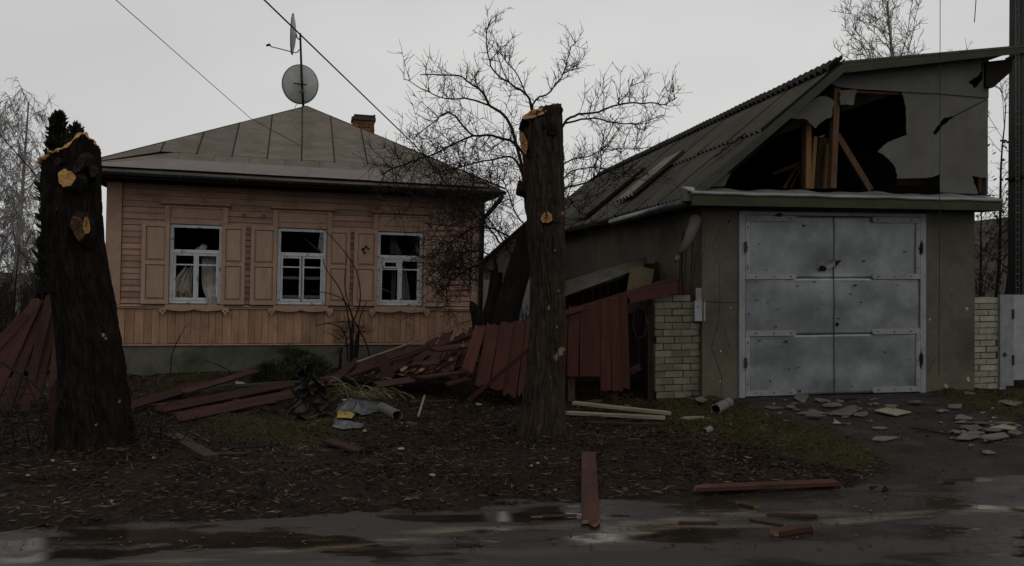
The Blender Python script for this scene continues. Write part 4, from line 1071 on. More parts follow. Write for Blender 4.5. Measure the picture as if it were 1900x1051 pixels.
# pile of red planks between left trunk and crumpled metal
pile = (('red plank at the left end of the plank pile by the left trunk', (238, 768), (392, 724), .13, .05, .10, (.03, .09), 'red'),
        ('straight red plank slanting up across the top of the plank pile', (338, 752), (486, 713), .11, .13, .20, (.05, .04), 'red'),
        ('long red plank in the middle of the plank pile by the left trunk', (292, 770), (545, 728), .13, .05, .08, (.12, .03), 'red'),
        ('frontmost long red plank of the pile beside the crumpled metal', (320, 788), (545, 745), .15, .03, .05, (.06, .04), 'red'),
        ('split red plank lying flat under the plank pile', (280, 764), (430, 745), .16, .03, .04, (.12, .10), 'red'),
        ('short red board at the back of the plank pile', (262, 750), (338, 738), .12, .03, .05, (.06, .08), 'red'),
        ('broken red plank crossing low under the pile towards the metal scrap', (360, 772), (520, 752), .14, .02, .04, (.10, .12), 'red'),
        ('dark red plank half hidden behind the plank pile', (400, 745), (520, 728), .13, .02, .03, (.05, .05), 'red'))
for i, (lb, a, b_, wd, l0, l1, jg, mt) in enumerate(pile):
    A_, B2 = gp(*a), gp(*b_); tl_ = U(.35, .75); gplank(lb, a, b_, wd, mt, .026, l0 + wd * .5 * tl_ * .8, jg, l1 + wd * .5 * tl_ * .8, 'red planks piled by the left trunk', seedv=100 + i, across=(-(B2 - A_).normalized().y, (B2 - A_).normalized().x, tl_))
gplank('thin dark green board lying behind the plank pile towards the metal sheet', (392, 727), (650, 712), .07, 'greygreen', .03, .05, (.03, .03), .08)
gplank('brown log like timber with pale broken tip right of the left trunk', (318, 812), (394, 858), .12, 'oldwood', .05, .03, (.05, .08), .03, cat='timber', name='timber')
gplank('thin brown lath on the soil beside the broken timber', (388, 842), (462, 840), .035, 'oldwood', .015, .012, (.05, .02))
gplank('short red brown board tilted on bare soil in the foreground', (606, 822), (672, 838), .13, 'red', .025, .05, (.05, .05), .03)
gplank('grey pointed stick lying in front of the crumpled metal sheet', (572, 783), (618, 768), .03, 'oldwood', .02, .03, (.04, .0), .06, cat='stick', name='stick')
gplank('long broken lath lying on soil in front of the fallen panel', (760, 748), (850, 746), .05, 'oldwood', .02, .012, (.04, .02))
gplank('upright grey stick propped on the soil right of the cement pipe', (776, 776), (788, 742), .025, 'palewood', .02, .03, (.02, 0), .08, cat='stick', name='stick')
# planks on the road
gplank('wide red plank with notched end lying from verge onto the road', (1092, 848), (1096, 972), .125, 'red', .024, .03, (.0, .10), .02, seedv=3)
gplank('thin brown lath on the road left of the wide red plank', (985, 954), (1072, 952), .03, 'oldwood', .012, .012, (.08, .02))
gplank('long red plank lying along the road edge below the garage', (1280, 913), (1556, 898), .10, 'red', .03, .05, (.25, .04), .05, seedv=8)
gplank('short thick red board on the wet road at right', (1430, 986), (1511, 974), .08, 'red', .03, .02, (.03, .05))
gplank('dark wet stick on the road behind the short red board', (1420, 950), (1518, 953), .022, 'oldwood', .02, .014, (.03, .03), cat='stick', name='stick')
gplank('dark twig on the road left of the short red board', (1388, 960), (1455, 971), .018, 'oldwood', .016, .012, (.03, .03), cat='stick', name='stick')
gplank('dark lath on the road between the wide plank and the twig', (1256, 965), (1334, 966), .022, 'oldwood', .016, .012, (.02, .02))
gplank('chipped grey splinter on the road edge near the dark sticks', (1365, 927), (1413, 938), .05, 'oldwood', .014, .012, (.06, .06), cat='splinter', name='splinter')
# pale planks at the foot of the middle trunk
gplank('upper of the two pale planks beside the middle trunk', (1062, 764), (1246, 774), .09, 'palewood', .03, .10, (.04, .03), .06, 'pale planks by the middle trunk')
gplank('lower of the two pale planks beside the middle trunk', (1046, 772), (1236, 780), .10, 'palewood', .03, .06, (.08, .06), .05, 'pale planks by the middle trunk')
gplank('red plank lying under the two pale planks', (1080, 786), (1240, 788), .10, 'red', .022, .012, (.1, .1), .012)
gplank('pale broken board end on moss right of the pale planks', (1262, 777), (1306, 782), .08, 'palewood', .02, .02, (.05, .07), .02)
gplank('dark red board at the foot of the leaning red panel', (1180, 768), (1232, 762), .12, 'red', .022, .015, (.05, .06), .03)
gplank('rotten brown board on the dark ground below the leaning red panel', (1060, 752), (1118, 745), .13, 'oldwood', .022, .015, (.05, .06), .03)

# fallen fence panel sloping up to the fruit tree
fp = at(720, 745, 9.9); fp.z = 0
panel = thing('fallen_fence_panel', 'fallen oxblood fence panel lying tilted in front of the house', 'fence', (fp.x, fp.y, 0))
NP = 15
for i in range(NP):
    t_ = i / (NP - 1); s_ = t_ ** .9
    f0 = (598 + 268 * s_, 706 - 4 * math.sin(3.1 * s_) - 6 * s_); b0 = (655 + 243 * s_, 676 - 72 * s_)
    Yf = 11.0 - 1.1 * s_; Yb = 11.7 - .1 * s_
    a = at(f0[0] + U(-4, 4), f0[1] + U(-4, 3), Yf); b_ = at(b0[0] + U(-3, 3), b0[1] + U(-4, 3), Yb)
    if i in (4, 9, 12): b_ = a + (b_ - a) * U(.5, .8)
    a.z += U(-.03, .05); b_.x += U(-.10, .10); b_.z += U(-.03, .06)
    a.z = max(a.z, gzf(a.x, a.y) + .03)
    plank('plank', a, b_, (1, -.25, .35), .19, .022, 'red', (.09, .10), panel, seedv=300 + i)
plank('rail', at(590, 706, 11.2), at(868, 668, 11.35), (.1, 1, .2), .09, .05, 'red', (.05, .05), panel, seedv=330)
plank('rail', at(640, 700, 10.6), at(882, 622, 11.2), (.1, 1, .2), .07, .05, 'red', (.05, .05), panel, seedv=331)
gplank('dark board stub standing upright on the fallen fence panel', (710, 700), (712, 698), .1, 'red')if False else None
for i, (q0, q1, Yd, Ye, wd) in enumerate((((640, 700), (735, 668), 10.5, 10.9, .11), ((700, 672), (800, 640), 10.9, 11.2, .10), ((770, 702), (868, 690), 9.75, 9.9, .12), ((690, 716), (770, 704), 9.9, 10.2, .11), ((800, 650), (882, 640), 10.6, 10.5, .12), ((742, 686), (800, 652), 10.4, 10.9, .09), ((820, 716), (880, 700), 9.6, 9.8, .10))):
    plank('plank', at(*q0, Yd), at(*q1, Ye), (.3, 1, U(.1, .6)), wd, .022, 'red', (.12, .10), panel, seedv=350 + i)
rh = random.Random(19)
for i in range(16):      # loose broken boards thrown over the heap
    t_ = rh.random(); q0 = (640 + 235 * t_ + rh.uniform(-14, 14), 700 - 42 * t_ * rh.random() + rh.uniform(-4, 8)); ln = rh.uniform(.25, .7); an = rh.uniform(-.5, .9)
    a = at(*q0, 10.75 - .75 * t_); b_ = a + Vector((math.cos(an), rh.uniform(-.1, .6), math.sin(an) * .6)).normalized() * ln
    plank('plank', a, b_, (rh.uniform(-.4, .4), 1, rh.uniform(-.2, .9)), rh.uniform(.06, .13), .02, 'red' if i % 4 else 'oldwood', (.10, .09), panel, seedv=370 + i)
st_ = at(722, 703, 10.3)
plank('board_stub', st_, at(706, 657, 10.35), (1, 0, 0), .15, .03, 'red', (0, .02), label='dark red board stub standing up from the fallen fence panel', cat='board', seedv=12)
for q0, q1, Yd, i in (((742, 690), (756, 680), 10.35, 0), ((833, 672), (841, 663), 10.2, 1), ((778, 690), (786, 684), 10.2, 2)):
    plank('splinter', at(*q0, Yd), at(*q1, Yd + .05), (1, 0, 0), .05, .012, 'raw', (.03, .03), panel, seedv=i + 40)
plank('plank', at(858, 702, 9.9), at(858, 682, 9.95), (1, 0, 0), .10, .02, 'red', (0, .02), panel, seedv=91)
# thin pale pole leaning behind the fallen panel
a = at(662, 672, 11.3); b_ = at(888, 588, 11.8)
MB().tube([a, (a * .5 + b_ * .5) + Vector((0, 0, -.02)), b_], [.014, .013, .01], 6).build('thin_pole', M['palewood'], origin=a, label='thin pale pole slanting behind the fallen fence panel', cat='pole')
# leaning standing panel left of middle trunk
lp = at(930, 740, 9.55); lp.z = 0
stand = thing('leaning_fence_panel', 'upright oxblood fence panel leaning left of the middle trunk', 'fence', (lp.x, lp.y, 0))
tops = [(893, 603), (916, 601), (942, 597), (966, 594), (990, 589), (1014, 585), (1036, 580)]
bots = [(866, 692), (893, 722), (920, 728), (944, 738), (972, 738), (998, 735), (1024, 712)]
for i, (t0, b0) in enumerate(zip(tops, bots)):
    a = at(*b0, 9.5 + .02 * (i % 2)); b_ = at(*t0, 9.95 + .02 * (i % 2)); a.z = max(a.z, gzf(a.x, a.y) - .02)
    plank('plank', a, b_, (1, 0, .1), (.15, .172, .172, .168, .17, .165, .16)[i], .022, 'redv', (.07, .03), stand, seedv=400 + i)
plank('rail', at(868, 745, 9.4), at(1000, 632, 9.48), (0, 0, 1), .05, .035, 'red', (.04, .02), stand, seedv=420)
plank('rail', at(880, 640, 9.98), at(1040, 618, 9.98), (0, 0, 1), .08, .05, 'oldwood', (.04, .02), stand, seedv=421)
# hanging panel right of middle trunk
hp = at(1110, 745, 9.75); hp.z = 0
hang = thing('hanging_fence_panel', 'dark red board panel with broken bottom between trunk and brick pier', 'fence', (hp.x, hp.y, 0))
for i, (t0, b0) in enumerate((((1044, 572), (1038, 699)), ((1066, 568), (1062, 701)), ((1086, 565), (1086, 702)), ((1105, 561), (1103, 700)), ((1124, 557), (1124, 727)), ((1143, 552), (1146, 728)), ((1156, 549), (1162, 724)))):
    a = at(*b0, 9.75 + .008 * (i % 2)); b_ = at(*t0, 9.78 + .008 * (i % 2))
    plank('plank', a, b_, (1, 0, 0), (.15, .145, .14, .135, .135, .14, .10)[i], .022, 'redv', (.03, .02), hang, seedv=500 + i)
plank('post', at(1060, 745, 9.86), at(1060, 575, 9.86), (1, 0, 0), .09, .08, 'oldwood', (0, 0), hang, seedv=520)
plank('post', at(1140, 745, 9.86), at(1140, 560, 9.86), (1, 0, 0), .08, .08, 'oldwood', (0, 0), hang, seedv=521)
# slanting red rail cap resting on the pier
bm = thing('rail_beam', 'slanting red timber beam resting on the brick pier', 'beam', tuple(at(1150, 560, 9.85)))
plank('cap_board', at(1030, 588, 9.75), at(1259, 517, 10.02), (0, .3, 1), .07, .09, 'red', (.02, .02), bm, seedv=31)
plank('face_board', at(1165, 553, 9.86), at(1259, 533, 9.98), (0, 0, 1), .15, .02, 'redv', (.04, .02), bm, seedv=32)
# added board enclosure keeping the gap behind the panels dark; corrugated sheet, plywood
la = at(1130, 730, 11.2); la.z = 0
lean = thing('added_enclosure', 'added board enclosure that darkens the gap behind the panels, with corrugated sheet', 'shed', (la.x, la.y, 0))
cs_ = MB()
A0, A1 = at(1030, 560, 10.05), at(1192, 500, 10.35); B0, B1 = at(1030, 530, 11.6), at(1200, 480, 11.6)
cs_.grid(lambda a, b_: (A0 * (1 - a) + A1 * a) * (1 - b_) + (B0 * (1 - a) + B1 * a) * b_ + Vector((0, 0, .028 * math.cos(b_ * 6.2832 * 7))), 2, 56)
o = cs_.build('leaning_sheet', M['slate'], lean, True); o.location = -lean.location; o.modifiers.new('s', 'SOLIDIFY').thickness = .007
x0_ = at(1015, 600, 11.7).x; x1_ = at(1225, 600, 11.7).x
k = 0; x = x0_
while x < x1_:
    wd = U(.11, .16)
    o = MB().box(x, x + wd - .006, 11.62 + U(0, .01), 11.65, -.1, 1.55 + .18 * (x - x0_)).build('plank', M['oldwood'], lean); o.location = -lean.location; x += wd
o = MB().box(x0_ - .03, x0_, 10.2, 11.6, -.1, 1.35).build('side_wall', M['oldwood'], lean); o.location = -lean.location
pl_ = [at(*q, 10.25) for q in ((1163, 540), (1170, 496), (1190, 495), (1214, 500), (1212, 512), (1208, 528))]
o = MB().plate(pl_, (0, .012, 0)).build('plywood_sheet', M['plywood'], lean); o.location = -lean.location
plank('post', at(1208, 745, 10.15), at(1208, 555, 10.15), (1, 0, 0), .10, .08, 'oldwood', (0, 0), lean, seedv=61)
plank('header', at(1160, 575, 10.2), at(1212, 560, 10.25), (0, 0, 1), .12, .03, 'oldwood', (.02, .02), lean, seedv=62)
plank('red_ledge', at(1168, 690, 9.9), at(1190, 680, 9.95), (0, 0, 1), .08, .03, 'red', (.02, .03), lean, seedv=63)
# coil of black cable hanging in the gap
cc = at(1188, 560, 10.0); P = []
for i in range(70):
    a = 6.2832 * i / 24; P.append(at(1186 + 13 * math.cos(a) + (i % 7) * .4, 600 + 28 * math.sin(a) + 2 * math.sin(i), 10.0 + .03 * math.sin(i * .7)))
tail = [at(*q, 10.0) for q in ((1186, 628), (1187, 650), (1184, 675), (1181, 700))]
MB().tube(smoothpath(P, 2), .009, 5).tube(smoothpath(tail, 4), .010, 5).tube([at(1188, 572, 10.0), at(1190, 560, 10.1)], .012, 5).build('cable_coil', M['wire'], origin=cc, label='coil of black cable hanging beside the red panel', cat='cable')
# meter box on the pier
u_, v_ = PF.hit(1295, 565)
mbx = thing('meter_box', 'small grey meter box fixed between pier and garage corner', 'meter box', tuple(PF.M @ Vector((u_, -.03, v_))))
MB().box(-.065, .075, -.04, .02, -.22, .05).build('box', M['plastic'], mbx)
MB().box(-.045, .045, -.03, .02, .052, .22).build('cover', M['plastic'], mbx)
MB().tube([(-.02, -.043, -.03), (-.02, -.038, -.03)], .01, 6).build('screw', M['bolt'], mbx)
# broken cement chimney pipe and rods at the garage corner
cpp = [at(1292, 405, 9.95), at(1288, 418, 9.9), at(1277, 445, 9.85), at(1262, 470, 9.8)]
vent = thing('vent_pipe', 'broken cement vent pipe slanting down the garage corner', 'pipe', tuple(at(1288, 418, 9.9)))
o = MB().tube(cpp, [.075, .075, .06, .035], 12).build('pipe', M['pipe_dark'], vent, True); o.location = -vent.location
o = MB().tube([at(1259, 476, 9.78), at(1253, 482, 9.76), at(1251, 481, 9.76)], [.025, .04, .045], 10).build('elbow', M['steel'], vent, True); o.location = -vent.location
rodb = at(1276, 552, 10.1)
rods = thing('steel_rods', 'bunch of rusty rods standing on top of the brick pier', 'rods', tuple(rodb))
for i, (a, b_) in enumerate((((1262, 550), (1265, 455)), ((1268, 552), (1268, 430)), ((1275, 552), (1272, 470)), ((1280, 552), (1286, 440)), ((1284, 550), (1292, 470)), ((1258, 548), (1262, 500)), ((1272, 550), (1280, 420)))):
    P = smoothpath([at(*a, 10.12), at((a[0] + b_[0]) / 2 + U(-4, 4), (a[1] + b_[1]) / 2, 10.1), at(*b_, 10.08)], 4)
    o = MB().tube(P, U(.008, .016), 5).build('rod', M['rust'] if i % 2 else M['oldwood'], rods); o.location = -rods.location
# pipes on the ground
def pipe(label, q0, q1, r, mt='pipe', bands=0):
    a, b_ = gp(*q0), gp(*q1); a.z = gzf(a.x, a.y) + r * .9; b_.z = gzf(b_.x, b_.y) + r * .9
    t_ = thing('cement_pipe', label, 'pipe', tuple(a))
    d = b_ - a; n_ = d.normalized(); s = n_.orthogonal().normalized(); c = n_.cross(s)
    o = MB(); N = 20
    for ring, (q, rr) in enumerate(((0, r), (1, r), (1, r * .84), (0, r * .84))):
        for j in range(N):
            an = 6.2832 * j / N; jg = .03 * random.random() if ring in (0, 3) else 0
            o.v.append(tuple(d * q + n_ * jg + (s * math.cos(an) + c * math.sin(an)) * rr))
    for ring in range(4):
        for j in range(N):
            a1 = ring * N + j; a2 = ring * N + (j + 1) % N; b1 = ((ring + 1) % 4) * N + j; b2 = ((ring + 1) % 4) * N + (j + 1) % N
            o.f.append((a1, b1, b2, a2)); o.m.append(0)
    p_ = o.build('pipe_wall', M[mt], t_, False)
    for q in range(bands):
        k = d * (.62 + .10 * q); MB().tube([k - n_ * .008, k + n_ * .008], r * 1.03, 16).build('band', M['bolt'], p_)
pipe('cracked cement pipe lying at the left corner of the steel gate', (1327, 772), (1352, 752), .062, bands=2)
pipe('grey cement pipe lying open end forward right of the yellow packet', (738, 782), (708, 765), .062)
pipe('small half pipe shard on moss in front of the garage', (1306, 799), (1318, 795), .035)
# crumpled dark tin sheet
tb = gp(566, 780)
tn = MB()
tin_L = [(520, 778), (530, 764), (541, 742), (546, 724), (556, 713), (555, 698), (562, 677)]
tin_R = [(642, 772), (624, 762), (618, 745), (601, 738), (607, 716), (590, 704), (573, 679)]
def tin_fn(a, b_):
    k = b_ * (len(tin_L) - 1); i = min(int(k), len(tin_L) - 2); f_ = k - i
    l = [tin_L[i][j] * (1 - f_) + tin_L[i + 1][j] * f_ for j in (0, 1)]; r_ = [tin_R[i][j] * (1 - f_) + tin_R[i + 1][j] * f_ for j in (0, 1)]
    x = l[0] * (1 - a) + r_[0] * a; y = l[1] * (1 - a) + r_[1] * a
    cre = abs(math.sin(a * 7.3 + b_ * 4.1)) * .14 + abs(math.sin(a * 15 - b_ * 11)) * .07 + .05 * float(vnoise(a * 9, b_ * 9, 4))
    x += 5 * math.sin(b_ * 21 + a * 9); y += 4 * math.sin(a * 17 + b_ * 5)
    P = at(x, y, tb.y + .05 + .40 * b_ + cre - .20 * (1 - b_) * math.sin(math.pi * a)); P.z = max(P.z, gzf(P.x, P.y) + .005); return P
tn.grid(tin_fn, 26, 26)
o = tn.build('tin_sheet', M['tin'], None, False, origin=tb, label='crumpled dark tin sheet standing up in the debris', cat='metal sheet'); o.modifiers.new('s', 'SOLIDIFY').thickness = .003
# plastic film and packet
def crumple(name, label, cat, poly, mt, amp, seed, lift=.02):
    rs = random.Random(seed); P = [gp(*q) for q in poly]; c = sum(P, Vector()) / len(P)
    o = MB(); N = 5; n = len(P)
    o.v.append((0, 0, gzf(c.x, c.y) + amp + lift))
    for r_ in range(1, N + 1):
        for i in range(n * 3):
            a = P[i // 3]; b_ = P[(i // 3 + 1) % n]; q = a + (b_ - a) * ((i % 3) / 3)
            p = c + (q - c) * (r_ / N) * (1 + rs.uniform(-.06, .06)); p.z = gzf(p.x, p.y) + lift + amp * rs.random() * (1.3 - r_ / N)
            o.v.append((p.x - c.x, p.y - c.y, p.z))
    m_ = n * 3
    for i in range(m_): o.f.append((0, 1 + i, 1 + (i + 1) % m_)); o.m.append(0)
    for r_ in range(N - 1):
        for i in range(m_):
            a = 1 + r_ * m_ + i; b_ = 1 + r_ * m_ + (i + 1) % m_; o.f.append((a, a + m_, b_ + m_, b_)); o.m.append(0)
    ob = bpy.data.objects.new(name, o.mesh(name, M[mt], True)); COL.objects.link(ob); ob.location = (c.x, c.y, 0); tag(ob, label, cat)
    ob.modifiers.new('s', 'SOLIDIFY').thickness = .002; return ob
crumple('plastic_film', 'crumpled grey plastic film beside the tin sheet', 'plastic sheet', [(615, 768), (630, 752), (665, 748), (705, 752), (708, 766), (685, 775), (650, 776), (625, 778)], 'tarp', .10, 3)
crumple('plastic_film', 'flat grey plastic scrap under the yellow packet', 'plastic sheet', [(616, 796), (622, 785), (650, 790), (676, 790), (668, 797), (640, 798)], 'tarp', .03, 4)
crumple('packet', 'torn yellow packet lying on grey plastic', 'packet', [(624, 789), (628, 776), (650, 777), (659, 784), (652, 789)], 'yellow', .02, 5, .055)

# slate fragments: (cx, cy, half width, half height) in photo pixels
def fragment(label, cx, cy, hw, hh, mt='frag', seed=0, group=None, lift=.006, tilt=.0, cat='slate fragment'):
    rs = random.Random(seed); n = rs.randint(4, 5) if hw > 10 else rs.randint(3, 4); P = []
    for i in range(n):
        an = 6.2832 * (i + rs.uniform(-.34, .34)) / n; q = rs.uniform(.6, 1.3)
        P.append(gp(cx + hw * math.cos(an) * q, cy + hh * math.sin(an) * q))
    c = sum(P, Vector()) / n; z0 = gzf(c.x, c.y); o = MB()
    top = max(gzf(p.x, p.y) for p in P)
    z0 = max(z0, (top + z0) / 2, ROADZ if c.y < edge_y(c.x) else -9)
    o.plate([(p.x - c.x, p.y - c.y, tilt * (p.y - c.y) + tilt * .4 * (p.x - c.x)) for p in P], (0, 0, .009))
    return o.build('slate_fragment', M[mt], origin=None, label=label, cat=cat, group=group), (c.x, c.y, z0 + lift)
def frag(*a, **k):
    o, l = fragment(*a, **k); o.location = l; return o
frag('large cream slab fragment on the driveway in front of the gate', 1652, 770, 34, 10, 'frag_pale', 1, lift=.03, tilt=.03)
frag('grey slab fragment lying against the back of the cream slab', 1652, 762, 17, 4, 'frag', 2, lift=.05, tilt=.05)
frag('largest grey slate piece of the heap at the right edge of the driveway', 1850, 815, 33, 9, 'frag', 3, 'slate heap at right', .02)
frag('pointed grey slate piece at the left of the right hand heap', 1796, 816, 27, 7, 'frag', 4, 'slate heap at right', .02)
frag('flat slate piece at the top of the right hand heap', 1802, 798, 20, 5, 'frag', 5, 'slate heap at right', .02)
frag('cream slate piece on the right side of the right hand heap', 1866, 800, 27, 5, 'frag_pale', 6, 'slate heap at right', .035)
frag('grey slate piece lying alone above the right hand heap', 1785, 777, 24, 5, 'frag', 7, None, .012)
frag('narrow slate strip just above the right hand heap', 1786, 786, 14, 3, 'frag', 8, None, .012)
frag('square slate piece at the grass edge right of the driveway', 1771, 757, 18, 5, 'frag', 9, None, .012)
frag('broad slate slab on grass below the yard gate', 1874, 748, 24, 6, 'frag', 10, None, .012)
frag('long narrow slate splinter low on the driveway at right', 1832, 843, 14, 4, 'frag', 11, None, .012)
frag('slate strip lying below the cream slab', 1632, 797, 16, 3, 'frag', 12, None, .012)
frag('dark edged slate piece below the slate strip on the driveway', 1640, 818, 24, 3, 'frag', 13, None, .02, tilt=.1)
frag('long slate piece leftmost below the steel gate', 1434, 759, 21, 3.5, 'frag', 14, None, .012)
frag('wide pale slate pair lying in the middle below the gate', 1562, 769, 32, 5, 'frag', 15, None, .025, tilt=.04)
frag('slate piece on the right of the cluster below the gate', 1582, 762, 16, 4, 'frag', 16, None, .03)
frag('slate piece on the left of the cluster below the gate', 1503, 769, 26, 4, 'frag', 17, None, .015)
frag('tilted slate shard touching the gate bottom', 1486, 743, 18, 4, 'frag', 18, None, .03, tilt=.2)
frag('second slate shard right of the one touching the gate', 1522, 747, 18, 3, 'frag', 19, None, .03, tilt=.1)
frag('brown board chip below the right gate leaf', 1574, 742, 18, 2.5, 'rust', 20, None, .012)
frag('small rounded slate bit on the moss left of the driveway', 1446, 770, 7, 2, 'frag', 22, None, .012)
frag('pale slate sliver at the pier foot left of the cement pipe', 1302, 748, 15, 4, 'frag', 23, None, .03, tilt=.1)
frag('grey slate piece on moss right of the pale planks', 1280, 780, 22, 4, 'frag', 24, None, .012)
frag('slate piece on grass by the foot of the pale brick wall', 1797, 735, 12, 3, 'frag', 25, None, .012)
rs = random.Random(31)
for i, (cx, cy, hw, hh, lb) in enumerate(((1822, 789, 22, 4, 'slate shard behind the largest piece of the right heap'), (1842, 803, 18, 4, 'slate shard resting across the middle of the right heap'), (1884, 811, 16, 4, 'slate shard at the far right tip of the right heap'), (1776, 806, 14, 3, 'slate shard at the left tip of the right heap'), (1862, 791, 20, 3, 'thin slate strip at the back of the right heap'), (1828, 823, 20, 4, 'slate shard at the front of the right heap'), (1808, 807, 18, 4, 'slate shard between the pointed piece and the heap'), (1540, 757, 20, 3, 'slate shard between the gate and the wide pale pair'), (1515, 778, 20, 3, 'slate shard at the front of the cluster below the gate'), (1600, 772, 14, 3, 'slate shard right of the wide pale pair'), (1468, 760, 12, 3, 'slate shard left of the cluster below the gate'), (1700, 752, 14, 3, 'thin slate shard right of the cream slab'), (1745, 765, 14, 2.5, 'pale slate strip left of the square slate piece'))):
    frag(lb, cx, cy, hw, hh, 'frag', 640 + i, None, .02 + .01 * (i % 3), tilt=rs.uniform(-.08, .12))
for i in range(26):
    cx, cy = rs.uniform(1410, 1625), rs.uniform(742, 790)
    frag('small grey slate bit %s, %s' % ('below the left gate leaf' if cx < 1500 else ('below the middle joint of the gate' if cx < 1565 else 'below the right gate leaf'), 'close to the gate' if cy < 758 else ('among the bigger slates' if cy < 774 else 'out on the driveway')), cx, cy, rs.uniform(3, 10), rs.uniform(1, 2.6), 'frag', 600 + i, 'slate bits below the gate', .008, tilt=rs.uniform(-.1, .1))
for i in range(30):
    cx, cy = rs.gauss(1830, 42), rs.gauss(800, 14)
    frag('small %s slate bit %s the right hand slate heap, %s' % ('grey' if i % 4 else 'cream', 'left of' if cx < 1790 else ('right of' if cx > 1865 else 'within'), 'behind it' if cy < 790 else ('level with it' if cy < 808 else 'in front of it')), cx, cy, rs.uniform(3, 10), rs.uniform(1, 3), 'frag' if i % 4 else 'frag_pale', 700 + i, 'slate bits round the right heap', .010, tilt=rs.uniform(-.1, .1))
for i, (cx, cy) in enumerate(((1758, 892), (1740, 895), (1780, 893), (1620, 903), (1640, 906))):
    frag(('largest black mud lump at the road edge below the driveway', 'black mud lump touching the left side of the largest one', 'black mud lump touching the right side of the largest one', 'mud lump at the right tip of the long red plank', 'mud lump just right of the long red plank tip')[i], cx, cy, (13, 9, 12, 8, 9)[i], 4, 'bark2', 950 + i, 'mud lumps at the road edge', .014, tilt=.15, cat='mud lump')
# pale wood chips
CHIPS = ((804, 893, 6, 'largest pale chip alone on the soil before the road'), (53, 892, 6, 'flat pale chip near the left edge of the soil'), (207, 929, 3, 'tiny white chip low on the soil below the left trunk'), (286, 855, 4, 'pale chip on soil left of the brown timber'), (138, 877, 3, 'tiny pale chip just below the left trunk'), (98, 865, 5, 'pale torn chip beside the curved twig at left'), (986, 873, 3, 'left of two tiny white chips left of the wide plank'), (998, 868, 3, 'right of two tiny white chips left of the wide plank'), (744, 842, 6, 'thin pale chip right of the short red brown board'), (1030, 915, 4, 'pale chip left of the wide red plank near the road'), (1355, 785, 3, 'tiny white chip on the moss below the cement pipe'), (640, 745, 5, 'pale chip above the grey plastic film'), (425, 742, 5, 'white splinter standing in the plank pile'), (888, 752, 6, 'orange chip below the leaning fence panel'), (1538, 748, 5, 'white plaster chip below the gate joint'), (1552, 788, 8, 'white broken chip on the driveway below the gate'), (1840, 760, 4, 'pale chip on the grass edge at the right'), (676, 800, 6, 'pale chip below the grey plastic scrap'), (446, 716, 12, 'long pale splinter behind the plank pile'))
for i, (cx, cy, s_, lb) in enumerate(CHIPS):
    o, l = fragment(lb, cx, cy, s_, s_ * .36, 'chip', 1000 + i, 'pale chips scattered on the ground', cat='wood chip'); o.name = 'wood_chip'; o.location = (l[0], l[1], l[2] + .010)

